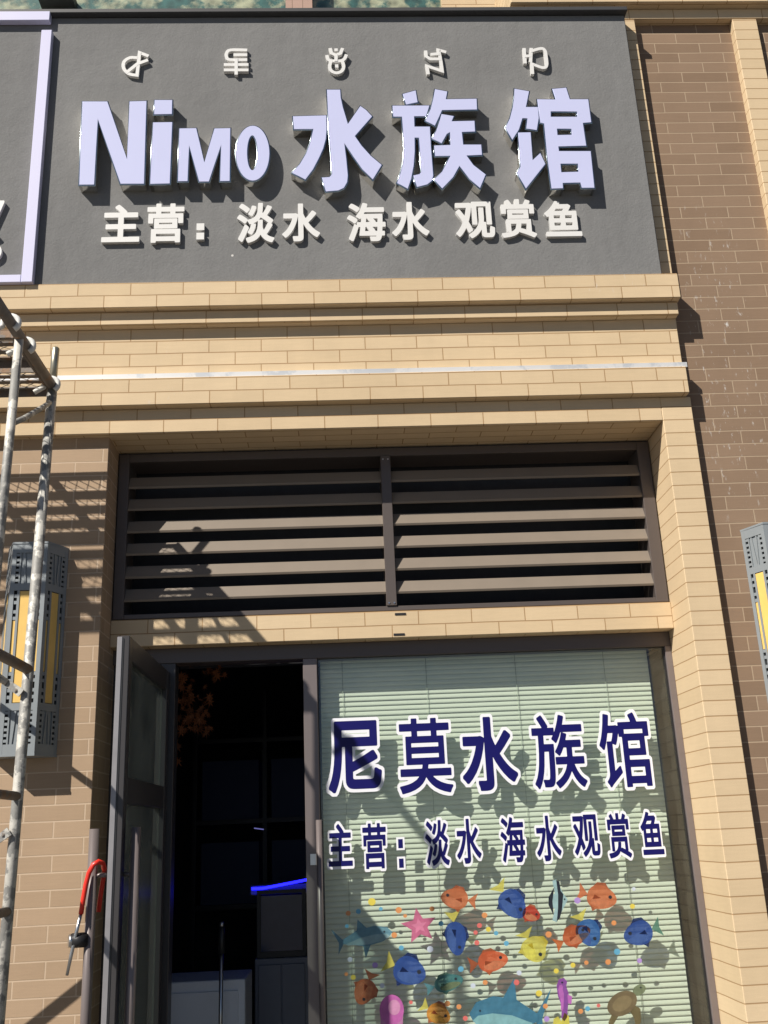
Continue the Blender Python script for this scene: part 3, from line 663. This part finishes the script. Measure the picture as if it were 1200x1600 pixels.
def fish(lab, c, L, H, ang, body, fin, tail, belly=None, mir=False, clear=.47):
    a, b = L*.37, H*.37
    bd = [(a*math.cos(t)*(1+.10*math.cos(t)), b*math.sin(t)*(1-.12*math.cos(t))) for t in (2*math.pi*i/30 for i in range(30))]
    ly = [('tail', [(-a*.86, 0), (-a*1.55, H*.30), (-a*1.42, 0), (-a*1.55, -H*.30)], F_(tail, clear)),
          ('top_fin', [(a*.45, b*.80), (a*.1, b*1.28), (-a*.45, b*1.18), (-a*.75, b*.55)], F_(fin, clear)),
          ('belly_fin', [(a*.05, -b*.88), (-a*.30, -b*1.30), (-a*.55, -b*.75)], F_(fin, clear)),
          ('body', bd, F_(body, clear))]
    if belly: ly.append(('belly', [(x*.72+a*.08, y*.42-b*.40) for x, y in bd], F_(belly, min(.75, clear+.22))))
    ly.append(('side_fin', [(a*.05, -b*.05), (-a*.42, b*.12), (-a*.48, -b*.30)], F_(fin, min(.7, clear+.18))))
    ly.append(('eye', oval(max(1.6, H*.055), max(1.6, H*.055), 12, a*.62, b*.22), F_(BLK, .1)))
    sticker('fish_sticker', lab, c, ang, ly, mir)
LO, LB = (.66, .36, .20), (.13, .24, .50)
fish('orange fish sticker facing left below the small 淡', (712, 1404), 58, 44, -8, ORANGE, DORANGE, ORANGE, LO, True)
fish('orange fish sticker facing right in the upper right of the window', (938, 1402), 64, 50, -14, ORANGE, DORANGE, ORANGE, LO)
fish('upright blue fish sticker with yellow tail at the top of the shoal', (800, 1411), 68, 52, -52, BLUE, NAVY, YEL, LB)
fish('small red fish sticker close beside the topmost blue fish', (829, 1428), 38, 32, -20, (.50, .07, .04), DORANGE, (.5, .07, .04), LO)
fish('blue fish sticker diving head down beside the pink starfish', (712, 1464), 72, 44, -82, BLUE, NAVY, YEL, LB)
fish('blue fish sticker facing left near the right window edge', (999, 1458), 62, 52, 18, BLUE, NAVY, GRN, LB, True)
fish('blue and teal fish sticker behind an orange fish', (919, 1456), 60, 50, -62, (.05, .16, .40), NAVY, YEL, LB)
fish('orange fish sticker overlapping a blue fish', (899, 1462), 62, 40, 26, (.52, .14, .05), DORANGE, (.55, .17, .05), LO)
fish('yellow round fish sticker in the middle of the shoal', (834, 1482), 56, 52, -60, YEL, (.55, .48, .07), YEL, (.78, .74, .25), clear=.55)
fish('orange fish sticker facing right above the big shark', (768, 1502), 64, 44, 10, (.60, .15, .06), DORANGE, DORANGE, LO)
fish('blue fish sticker with yellow tail at the lower left of the shoal', (638, 1517), 70, 60, -22, BLUE, NAVY, YEL, LB)
fish('teal and green fish sticker right of a blue fish', (699, 1536), 62, 36, 16, (.08, .24, .24), GRN, TEAL, (.30, .36, .22))
fish('orange fish sticker near the lower left window edge', (570, 1548), 56, 44, -112, ORANGE, DORANGE, ORANGE, LO)
fish('yellow orange fish sticker at the bottom edge', (684, 1584), 52, 42, -30, (.62, .30, .05), DORANGE, YEL, (.70, .52, .15))
def shark(lab, c, L, H, ang, mir, body, belly, clear):
    bd = [(L*.5, 0), (L*.42, H*.16), (L*.2, H*.26), (-L*.1, H*.24), (-L*.34, H*.10), (-L*.42, H*.06), (-L*.42, -H*.04), (-L*.30, -H*.10), (0, -H*.24), (L*.3, -H*.20), (L*.44, -H*.10)]
    sticker('shark_sticker', lab, c, ang, [('tail', [(-L*.38, H*.04), (-L*.56, H*.42), (-L*.47, 0), (-L*.52, -H*.30), (-L*.38, -H*.03)], F_(body, clear)),
        ('back_fin', [(L*.08, H*.22), (-L*.06, H*.52), (-L*.12, H*.2)], F_(body, clear)), ('side_fin', [(L*.1, -H*.16), (-L*.06, -H*.56), (-L*.06, -H*.18)], F_(body, clear)),
        ('body', bd, F_(body, clear)), ('belly', [(x*.86+L*.02, y*.45-H*.09) for x, y in bd], F_(belly, clear)), ('eye', oval(1.6, 1.6, 12, L*.36, H*.05), F_(BLK, .1))], mir)
shark('small pale blue shark sticker beside the pink starfish', (570, 1465), 88, 58, 12, False, (.16, .32, .40), PALE, .5)
shark('big blue shark sticker at the bottom edge', (792, 1588), 118, 116, -4, True, (.06, .20, .30), (.25, .48, .50), .25)
star = [(R_*math.cos(math.radians(90+36*i)), R_*math.sin(math.radians(90+36*i))) for i in range(10) for R_ in ((29,) if i % 2 == 0 else (13,))]
sticker('starfish_sticker', 'pink five armed starfish sticker on the window', (655, 1447), 10, [('body', star, F_(PINK, .3)), ('middle', [(x*.45, y*.45) for x, y in star], F_((.72, .26, .40), .3))])
ang_b = [(16, 2), (8, 14), (-2, 34), (-8, 32), (-4, 12), (-14, 6), (-14, -6), (-4, -12), (-8, -30), (-1, -33), (8, -14)]
sticker('angelfish_sticker', 'black and white striped angelfish sticker in the upper window', (871, 1408), 0,
        [('body', ang_b, F_(PALE, .35)), ('front_stripe', [(9, 11), (5, 16), (3, 30), (-2, 33), (1, 10), (1, -10), (-1, -32), (4, -26), (7, -14)], F_(BLK, .15)), ('rear_stripe', [(-5, 22), (-14, 6), (-14, -6), (-6, -22), (-8, 0)], F_(BLK, .15)), ('eye', oval(1.3, 1.3, 10, 11, 3), F_(BLK, .1))])
dome = oval(19, 24, 24, 0, 8)
sticker('jellyfish_sticker', 'round pink and purple jellyfish sticker at the bottom edge', (612, 1586), 0, [('tentacles', [(-18, 4), (-17, -26), (-11, -18), (-6, -30), (0, -18), (6, -30), (11, -18), (17, -26), (18, 4)], F_((.55, .25, .45), .35)), ('bell', dome, F_((.58, .16, .46), .32)), ('sheen', [(x*.5+4, y*.5+8) for x, y in dome], F_((.72, .36, .56), .35))])
sh = [(4, 32), (9, 26), (7, 18), (10, 8), (8, -10), (5, -30), (0, -36), (-4, -30), (-2, -12), (-7, 4), (-8, 20), (-4, 30)]
sticker('seahorse_sticker', 'slim purple seahorse sticker right of the big shark', (879, 1560), 4, [('body', sh, F_(PURP, .25)), ('front', [(x*.45-2, y*.62+2) for x, y in sh], F_((.50, .16, .50), .25)), ('fin', [(8, 6), (15, 2), (13, -10), (8, -8)], F_((.5, .16, .5), .3)), ('eye', oval(1.5, 1.5, 10, 1, 25), F_(BLK, .1))])
sticker('seaweed_sticker', 'yellow green leaf sticker below the purple seahorse', (877, 1594), 0, [('leaf', [(-14, -20), (-12, 2), (-5, 6), (0, -2), (5, 12), (12, 6), (14, -20)], F_((.60, .55, .10), .25))])
shell = oval(25, 18, 26)
sticker('turtle_sticker', 'brown green sea turtle sticker at the lower right', (972, 1568), 32, [('front_flipper', [(14, -10), (20, -22), (10, -40), (-2, -46), (4, -28), (4, -14)], F_(BRN, .25)), ('rear_flipper', [(-20, -4), (-34, -14), (-38, -24), (-28, -20), (-16, -14)], F_(BRN, .25)), ('head', oval(11, 8, 18, 34, 4), F_((.20, .24, .14), .28)), ('shell', shell, F_((.17, .13, .07), .2)), ('shell_centre', [(x*.66, y*.6) for x, y in shell], F_((.24, .19, .10), .2)), ('eye', oval(1.3, 1.3, 10, 38, 6), F_(BLK, .1))])
# little round bubbles
DOTS = [(581, 1409, 'y', 6), (544, 1427, 'o', 4), (560, 1424, 'b', 4), (595, 1420, 'b', 3), (623, 1422, 'o', 5), (633, 1431, 'o', 3), (675, 1420, 'o', 4), (689, 1443, 'b', 4), (542, 1447, 'b', 3), (616, 1461, 'o', 4.5), (627, 1481, 'b', 4), (547, 1499, 'w', 4), (586, 1508, 'p', 4.5), (541, 1522, 'o', 3), (552, 1527, 'y', 4), (597, 1540, 'w', 4), (672, 1483, 'w', 5), (720, 1514, 'b', 4.5), (757, 1430, 'o', 4.5), (749, 1446, 'r', 4), (763, 1452, 'y', 4), (743, 1457, 'r', 3.5), (745, 1473, 'r', 4), (758, 1535, 'o', 4), (739, 1540, 'w', 4), (699, 1568, 'o', 4.5), (717, 1573, 'o', 4), (642, 1566, 'r', 3), (727, 1591, 'r', 4), (902, 1407, 'p', 5), (988, 1416, 'y', 4), (990, 1389, 'w', 3), (959, 1442, 'o', 4), (857, 1460, 'o', 5), (791, 1474, 'b', 4), (964, 1487, 'b', 5), (950, 1503, 'o', 4.5), (916, 1504, 'o', 3.5), (895, 1508, 'y', 4), (999, 1501, 'p', 4), (869, 1517, 'y', 4), (807, 1535, 'r', 4.5), (842, 1552, 'y', 5), (852, 1572, 'o', 4), (854, 1592, 'p', 4.5), (907, 1580, 'o', 4), (918, 1576, 'b', 4), (935, 1571, 'r', 3), (811, 1520, 'w', 4), (775, 1458, 'b', 3.5)]
DC = {'y': ((.75, .62, .10), 'yellow'), 'o': ((.72, .32, .12), 'orange'), 'b': ((.14, .42, .60), 'sky blue'), 'r': ((.72, .18, .16), 'coral red'), 'p': ((.45, .30, .65), 'violet'), 'w': ((.62, .68, .78), 'pale silvery')}
for x, y, k, r_ in DOTS:
    o = slab('bubble_sticker', [shape(oval(r_, r_, 12), (x, y), 0)], YK-.0024, YK-.0020, F_(DC[k][0], .2))
    tag(o, 'tiny round %s bubble sticker on the window' % DC[k][1], 'window sticker', '%s bubble stickers on the window' % DC[k][1])

# ---------------------------------------------------------------- open glass door
door = thing('glass_door', (-.80, 4.5, 0), 'narrow framed glass door standing open toward the street', 'door')
DX0, DX1, DY0, DY1, DZ = -.826, -.781, 3.635, 4.495, 2.33
dfr = B((DX0, DX1, DY0, DY0+.058, .02, DZ), (DX0, DX1, DY1-.058, DY1, .02, DZ), (DX0+.0005, DX1-.0005, DY0+.0585, DY1-.0585, DZ-.085, DZ-.0005), (DX0+.0005, DX1-.0005, DY0+.0585, DY1-.0585, .0205, .14), (DX0+.0005, DX1-.0005, DY0+.0585, DY1-.0585, at(213, 1220, 3.95).z-.09, at(213, 1220, 3.95).z), bevel=.002)
dfo = obj('door_frame', dfr, M_LEAF, door)
obj('edge_strip', B((DX0+.0005, DX0+.019, DY0-.004, DY0+.002, .03, DZ-.004), bevel=.001), worn('pale_door_edge', (.30, .29, .30), .4, .3), dfo)
obj('brush_seal', B((DX0+.0195, DX0+.025, DY0-.002, DY0+.002, .03, DZ-.01)), M_BLACKP, dfo)
obj('glass_pane', B((DX0+.019, DX1-.019, DY0+.059, DY1-.059, .141, DZ-.086)), M_GLASSD, door)
for hx, s in ((-.890, 1), (-.745, -1)):
    bm = bmesh.new(); tube(bm, [(hx, 3.69, 1.655), (hx, 3.69, .45)], .0175, 18)
    for z in (1.50, .60): tube(bm, [(hx, 3.69, z), (DX0 if s == 1 else DX1, 3.69, z)], .008, 10)
    obj('pull_handle', bm, M_TUBE, door)
# red coated shackle lock hung on the outer pull handle
YQ = 3.655
q = lambda x, y, d=0: at(x, y, YQ+d)
lock = thing('shackle_lock', q(120, 1470), 'red coated shackle lock hooked over the outer door handle', 'lock')
arc = [q(126.5, 1428), q(130, 1405), q(134, 1383), q(139, 1364), q(146, 1351), q(154, 1346), q(161, 1349, .02), q(163, 1358, .05), q(161, 1376, .065), q(157, 1400, .07), q(154, 1425, .07)]
bm = bmesh.new(); tube(bm, arc, .0085, 12); obj('red_shackle', bm, M_RED, lock)
bm = bmesh.new(); tube(bm, [q(126.5, 1427), q(119, 1458), q(111, 1493), q(104.5, 1524)], [.0062, .0062, .0062, .0052], 10); obj('bare_rod', bm, M_SILVER, lock)
bm = bmesh.new(); a_, b_ = q(112, 1470, .012), q(136, 1468, .03); tube(bm, [a_, b_], .024, 16); obj('lock_body', bm, M_BLACKP, lock)
bm = bmesh.new(); tube(bm, [a_-(b_-a_)*.22, a_+(b_-a_)*.02], [.020, .023], 16); obj('key_cap', bm, M_SILVER, lock)

# ---------------------------------------------------------------- wall lamps
def lamp(cx, z0, z1, lab, hb=.131, hf=.074, dep=.116):
    """box lamp with flared flanks: one front and two side plates, pierced and lined with amber panels"""
    t = thing('wall_lamp', (cx, YB, z0), lab, 'wall lamp', 'boxy pierced wall lamps')
    H = z1-z0; plan = [(cx-hb, YB-.001), (cx-hf, YB-dep), (cx+hf, YB-dep), (cx+hb, YB-.001)]
    def ring(bm, P, za, zb):
        lo = [bm.verts.new((x, y, za)) for x, y in P]; hi = [bm.verts.new((x, y, zb)) for x, y in P]; n = len(P)
        bm.faces.new(lo); bm.faces.new(hi[::-1])
        for k in range(n): bm.faces.new((lo[k], lo[(k+1) % n], hi[(k+1) % n], hi[k]))
    i = .012; bm = bmesh.new(); ring(bm, [(cx-hb+i, YB-.002), (cx-hf+i*.6, YB-dep+i), (cx+hf-i*.6, YB-dep+i), (cx+hb-i, YB-.002)], z0+.004, z1-.004); obj('lamp_body', bm, M_SLOT, t)
    for k in range(3):
        A, E_ = Vector((*plan[k], 0)), Vector((*plan[k+1], 0)); e = E_-A; W = e.length; e.normalize(); n = Vector((e.y, -e.x, 0))
        def plate(bm, u0, v0, u1, v1, d0=0.0, d1=.006, skew=0.0):
            # a bar on the face: u across, v up, d the depth below the face; skew moves its top sideways
            P = []
            for d in (d0, d1):
                for uu, vv in ((u0, v0), (u1, v0), (u1+skew, v1), (u0+skew, v1)):
                    p = A+e*uu-n*d; P.append((p.x, p.y, z0+vv))
            hexa(bm, P)
        m = bmesh.new(); g = .0004; c = W/2
        plate(m, .0006, 0, .018, H); plate(m, W-.018, 0, W-.0006, H)                       # side borders
        for a_, b_ in ((0, .040), (.175, .205), (H-.205, H-.175), (H-.040, H)): plate(m, .018, a_, W-.018, b_, g)
        for u in (.032, W-.042): plate(m, u, .205, u+.010, H-.205, g*2)                    # bars beside the amber panel
        for base_, up in ((.040, 1), (H-.175, -1)):                                         # pierced ends
            for u in (.018, W-.032):
                for q_ in range(6): plate(m, u, base_+.008+q_*.0225, u+.014, base_+.0195+q_*.0225, g*3)
            for u, s_ in ((.032, 0), (W-.038, 0)): plate(m, u, base_, u+.006, base_+.135, g*4)
            for u, s_ in ((.046, .010), (W-.054, -.010)):
                plate(m, u+(0 if up > 0 else s_), base_, u+.008+(0 if up > 0 else s_), base_+.135, g*5, .006, s_ if up > 0 else -s_)
            plate(m, .038, base_, W-.038, base_+.135, .0065, .008)
        for u in (.018, W-.032):                                                            # ladder holes beside the panel
            for v in (.222, .250, .290, .318, H-.332, H-.304, H-.264, H-.236): plate(m, u, v, u+.014, v+.014, g*6)
        obj('pierced_plate', m, M_LAMP, t)
        m = bmesh.new(); plate(m, .042, .208, W-.042, H-.208, .004, .009); plate(m, .0185, .334, .0315, H-.334, .005, .009); plate(m, W-.0315, .334, W-.0185, H-.334, .005, .009)
        obj('amber_panel', m, M_STONE, t)
    for za, zb_ in ((z1-.0005, z1+.008), (z0-.008, z0+.0005)):
        m = bmesh.new(); ring(m, [(cx-hb-.001, YB), (cx-hf-.001, YB-dep-.002), (cx+hf+.001, YB-dep-.002), (cx+hb+.001, YB)], za, zb_); obj('end_cap', m, M_LAMP, t)
lz1, lz0 = at(60, 849, YB-.116).z, at(40, 1178, YB-.116).z
lamp((at(75, 848, YB-.116).x+at(54, 1178, YB-.116).x)/2-.074, lz0, lz1, 'grey boxy wall lamp with amber panels behind the scaffold leg')
lamp(1.827+.131, lz0, lz1-.008, 'grey boxy wall lamp with amber panels cut by the right picture edge')

# ---------------------------------------------------------------- scaffold
YP = 3.92
T0 = at(82, 604, YP); Bm = at(6, 1500, YP); dirv = (Bm-T0)/(T0.z-Bm.z)       # leg leans a little
def leg_at(z, dy=0): p = T0+dirv*(T0.z-z); return Vector((p.x, p.y+dy, z))
def leg_px(px, py): return leg_at(at(px, py, YP).z)
TB = .021
sf = thing('scaffold_tower', leg_at(0), 'paint spattered grey steel scaffold frame standing at the left edge', 'scaffold')
bm = bmesh.new(); tube(bm, [leg_at(T0.z-.01), leg_at(0)], TB, 18); obj('leg', bm, M_STEEL, sf)
bm = bmesh.new(); tube(bm, [leg_at(T0.z-.01, -.90), leg_at(0, -.90)], TB, 18); obj('leg', bm, M_STEEL, sf)
bm = bmesh.new(); tube(bm, [leg_at(T0.z, .005), leg_at(T0.z, -.905)], TB, 18); obj('top_bar', bm, M_RUST, sf)
bm = bmesh.new(); sp_t = leg_at(at(86, 545, YP).z); tube(bm, [leg_at(T0.z), sp_t, sp_t+Vector((0, 0, .006))], [.0165, .0165, .012], 16); obj('coupling_pin', bm, M_ZINC, sf)
zr = at(52, 1046, YP).z
bm = bmesh.new(); tube(bm, [leg_at(T0.z, -.45), leg_at(zr, -.45)], .017, 16); obj('inner_post', bm, M_STEEL, sf)
bm = bmesh.new(); p0 = leg_px(72, 628); p1 = leg_at(at(15, 668, 3.5).z, -.45)
tube(bm, [p0, p0+(p1-p0)*.25+Vector((0, 0, -.004)), p0+(p1-p0)*.7+Vector((0, 0, -.006)), p1], .011, 12); obj('knee_brace', bm, M_STEEL, sf)
for py, r_, m in ((1046, .020, M_RUST), (1244, .017, M_RUST), (1424, .017, M_RUST)):
    z = at(50 - (py-1046)*.09, py, YP).z; bm = bmesh.new(); tube(bm, [leg_at(z), leg_at(z, -.90)], r_, 16); obj('rung', bm, m, sf)
for px, py in ((40, 1080), (16, 1304)):
    p = leg_px(px, py); bm = bmesh.new(); tube(bm, [p, p+Vector((-.035, -.035, 0))], .008, 10); obj('brace_pin', bm, M_RUST, sf)
# cross braces run along the wall to the next frame, outside the picture
for (px, py, dz, lab) in ((40, 1080, 1.25, 'upper scaffold cross brace rising out of the picture to the left'), (16, 1304, -1.25, 'lower scaffold cross brace falling out of the picture to the left')):
    p = leg_px(px, py)+Vector((-.026, -.030, 0)); qd = Vector((-1.75, .0, dz)); qn = qd.normalized(); bm = bmesh.new()
    tube(bm, [p+qn*.05, p+qd], .0135, 14)
    u = Vector((qn.z, 0, -qn.x))*.016; k = Vector((0, .004, 0)); a_, b_ = p-qn*.02, p+qn*.06
    hexa(bm, [a_-u-k, b_-u*.8-k, b_+u*.8-k, a_+u-k, a_-u+k, b_-u*.8+k, b_+u*.8+k, a_+u+k])
    tag(obj('scaffold_brace', bm, M_STEEL, uv=False), lab, 'scaffold brace')
# the frame at the far end of the bay, out of view to the left, is not needed: the braces and the deck rest on it beyond the picture
zt_ = T0.z+.040; X1_ = T0.x-.030; X0_ = X1_-1.85
deck = thing('scaffold_plank', (X1_-.9, 3.7, zt_-.05), 'perforated steel scaffold deck resting on the frame at upper left', 'scaffold deck')
rails = []; strips = []
for y_edge, pat in ((4.010, (.028, .041, .029, .024, .029, .021, .030, .012, .028)), (3.728, (.034, .030, .030, .036, .032, .022, .034, .022, .022))):
    y = y_edge
    for k, wd in enumerate(pat):                     # solid steel ribs and mesh strips by turns, from the wall outward
        if k % 2 == 0: rails.append((X0_, X1_, y-wd, y, zt_-.014, zt_-.008-.0004*k))
        else: strips.append((y-wd, y))
        y -= wd
    rails += [(X0_, X1_, y_edge-.004, y_edge-.0005, zt_-.045, zt_-.015), (X0_, X1_, y+.0005, y+.004, zt_-.045, zt_-.015)]
    for xx in (X0_+.02, X0_+.62, X0_+1.24, X1_-.32): rails.append((xx, xx+.03, y+.006, y_edge-.006, zt_-.040, zt_-.0145))
rails.append((X1_+.0005, X1_+.010, 3.46, 4.011, zt_-.050, zt_+.002))
obj('deck_frame', B(*rails), M_RUST, deck)
bm = bmesh.new(); cw, chh, bt = .052, .021, .0017
for ya, yb in strips:
    nrow = max(1, round((yb-ya)/chh)); ch_ = (yb-ya)/nrow
    for j in range(nrow):
        y = ya+j*ch_; x = X0_+.03+(cw/2 if j % 2 else 0)
        while x < X1_-.05:
            for s in (0, 1):
                xa_, xb_ = (x, x+cw/2) if s == 0 else (x+cw/2, x+cw); y0_, y1_ = (y, y+ch_) if s == 0 else (y+ch_, y)
                v = [bm.verts.new(c) for c in ((xa_, y0_-bt, zt_-.010), (xb_, y1_-bt, zt_-.010), (xb_, y1_+bt, zt_-.010), (xa_, y0_+bt, zt_-.010))]; bm.faces.new(v)
                v2 = [bm.verts.new(c.co+Vector((0, 0, .002))) for c in v]; bm.faces.new(v2[::-1]); bm.faces.new((v[0], v[3], v2[3], v2[0])); bm.faces.new((v[1], v[2], v2[2], v2[1]))
            x += cw
obj('mesh_floor', bm, M_STEEL, deck, uv=False)
for px, py in ((17, 503), (41, 533), (85, 588)):
    d = RT*((px-600)/F_PX)+UP*(-(py-800)/F_PX)+_f; yy = (T0.x+.0)/d.x*d.y; bm = bmesh.new(); c = Vector((T0.x, min(yy, YP-.02), T0.z))
    pts = [c+Vector((.030*math.cos(a), 0, .030*math.sin(a))) for a in (math.radians(k) for k in range(200, -61, -20))]
    pts = [c+Vector((-.07, 0, -.035))]+pts; tube(bm, pts, .011, 10); obj('hook', bm, M_HOOK, deck)

# ---------------------------------------------------------------- what stands in the dark shop
cab = thing('white_cabinet', (at(315, 1590, 5.0).x, 5.1, .05), 'low white cabinet just inside the doorway', 'cabinet')
cx0, cx1, cz = at(246, 1560, 5.0).x, at(383, 1560, 5.0).x, at(315, 1533, 5.0).z
obj('cabinet_body', B((cx0, cx1, 5.0, 5.35, .05, cz), bevel=.004), M_BOARD, cab)
obj('door_panel', B((cx0+.03, cx1-.03, 4.988, 4.999, .12, cz-.045), bevel=.002), M_BOARD, cab)
gc = thing('grey_cabinet', (at(435, 1590, 5.7).x, 5.9, .05), 'grey cabinet under the fish tank', 'cabinet')
gx0, gx1, gz = at(398, 1500, 5.7).x, at(482, 1500, 5.7).x, at(435, 1497, 5.7).z
obj('cabinet_body', B((gx0, gx1, 5.7, 6.2, .05, gz), bevel=.004), M_CAB, gc)
obj('door_panel', B((gx0+.02, (gx0+gx1)/2-.004, 5.686, 5.699, .12, gz-.03), ((gx0+gx1)/2+.004, gx1-.02, 5.686, 5.699, .12, gz-.03), bevel=.002), M_CAB, gc)
tz = at(435, 1390, 5.72).z
tank = thing('fish_tank', ((gx0+gx1)/2, 5.95, gz), 'dark fish tank with a glowing blue light bar on top', 'fish tank')
obj('tank_frame', B((gx0+.01, gx0+.03, 5.72, 5.74, gz+.001, tz), (gx1-.03, gx1-.01, 5.72, 5.74, gz+.001, tz), (gx0+.01, gx1-.01, 5.719, 5.74, gz+.002, gz+.03), (gx0+.01, gx1-.01, 5.719, 5.74, tz-.02, tz-.001)), M_BLACKP, tank)
obj('tank_glass', B((gx0+.031, gx1-.031, 5.725, 6.15, gz+.031, tz-.03)), worn('dark_water_glass', (.03, .045, .12), .15), tank)
bm = bmesh.new(); z_ = at(435, 1386, 5.72).z
tube(bm, [(gx0-.02, 5.75, z_-.004), ((gx0+gx1)/2-.1, 5.74, z_-.004), (gx1, 5.74, z_+.03)], .007, 10); obj('light_bar', bm, M_LED, tank)
obj('glow_hood', B((gx0-.03, gx1+.02, 5.775, 6.15, z_-.040, z_+.010), bevel=.004), M_CAB, tank)  # plate added behind the light bar to catch its blue glow
bm = bmesh.new(); p = at(397, 1294, 5.9); p2 = at(412, 1296, 5.9); tube(bm, [p, p2], .003, 8)
tag(obj('small_light', bm, M_LED2), 'short dim violet light line above the fish tank', 'light')
rack = thing('tank_rack', (at(420, 1300, 7.2).x, 7.3, .05), 'dark rack of dim fish tanks deep inside the shop', 'tank rack')
rx0, rx1 = at(300, 1300, 7.2).x, at(520, 1300, 7.2).x
obj('rack_frame', B(*[(x, x+.03, 7.2, 7.23, .05, 2.6) for x in (rx0, (rx0+rx1)/2, rx1-.03)], *[(rx0+.031, rx1-.031, 7.201, 7.6, z, z+.03) for z in (.6, 1.15, 1.70, 2.25)]), M_BLACKP, rack)
M_WATER_GLOW = emit('painted_glow_water', (.01, .02, .12), .004); M_WATER_GLOW.node_tree.nodes['Principled BSDF'].inputs['Base Color'].default_value = (.02, .04, .08, 1)  # faint blue glow put into the water itself, no lamp there
for xa_, xb_ in ((rx0+.06, (rx0+rx1)/2-.03), ((rx0+rx1)/2+.06, rx1-.06)):
    for z in (1.18, 1.73): obj('tank', B((xa_, xb_, 7.24, 7.58, z+.001, z+.40)), M_WATER_GLOW, rack)
tri = thing('pole_stand', at(345, 1590, 4.85), 'slim metal pole with a black grip in the doorway', 'pole')
bm = bmesh.new(); tube(bm, [at(346, 1490, 4.85), at(343, 1700, 4.85)], .009, 10); obj('metal_tube', bm, M_SILVER, tri)
bm = bmesh.new(); tube(bm, [at(346.5, 1448, 4.85), at(346, 1490, 4.85)], [.013, .016], 12); obj('grip', bm, M_BLACKP, tri)
bm = bmesh.new(); tube(bm, [at(346.5, 1440, 4.85), at(346.5, 1449, 4.85)], [.008, .011], 12); obj('knob', bm, M_SILVER, tri)
# autumn foliage hung inside over the door
gar = thing('maple_garland', at(290, 1040, 4.85), 'garland of orange and brown maple leaves hanging inside the door', 'garland')
ml = [worn('maple_leaf', c, .7, var=.25) for c in ((.24, .08, .025), (.20, .09, .03), (.22, .035, .02), (.16, .10, .03))]
lb = bmesh.new()
for c, n, sp in (((285, 1070), 26, 26), ((300, 1110), 34, 24), ((315, 1130), 22, 16), ((268, 1175), 22, 14), ((332, 1050), 14, 14), ((275, 1130), 20, 18)):
    for _ in range(n):
        p = at(max(263, c[0]+random.gauss(0, sp*.55)), c[1]+random.gauss(0, sp*.7), 4.85+random.uniform(-.08, .12)); k = 1 if random.random() < .3 else random.randrange(4)
        if c == (268, 1175): k = 2 if random.random() < .7 else 0
        S = random.uniform(.014, .034); R_ = Matrix.Rotation(random.uniform(-.9, .9), 3, 'Z') @ Matrix.Rotation(random.uniform(-.6, .6), 3, 'X') @ Matrix.Rotation(random.gauss(math.pi, .5), 3, 'Y')
        vs = []
        for i in range(14):
            a = math.radians(90+i*360/14); rr = (1.0 if i % 2 == 0 else .38)*(1 if i in (0, 2, 12) else .75)
            vs.append(lb.verts.new(p+R_ @ Vector((S*rr*math.cos(a), 0, S*rr*math.sin(a)*1.2))))
        cvt = lb.verts.new(p+R_ @ Vector((0, .004, 0)))
        for i in range(14): lb.faces.new((vs[i], vs[(i+1) % 14], cvt)).material_index = k
obj('foliage', lb, ml, gar, uv=False)
bm = bmesh.new(); tube(bm, [at(250, 1032, 4.85)+Vector((0, 0, .1)), at(300, 1030, 4.85)+Vector((0, 0, .06)), at(345, 1034, 4.85)+Vector((0, 0, .05))], .006, 8); obj('stem', bm, M_RUST, gar)
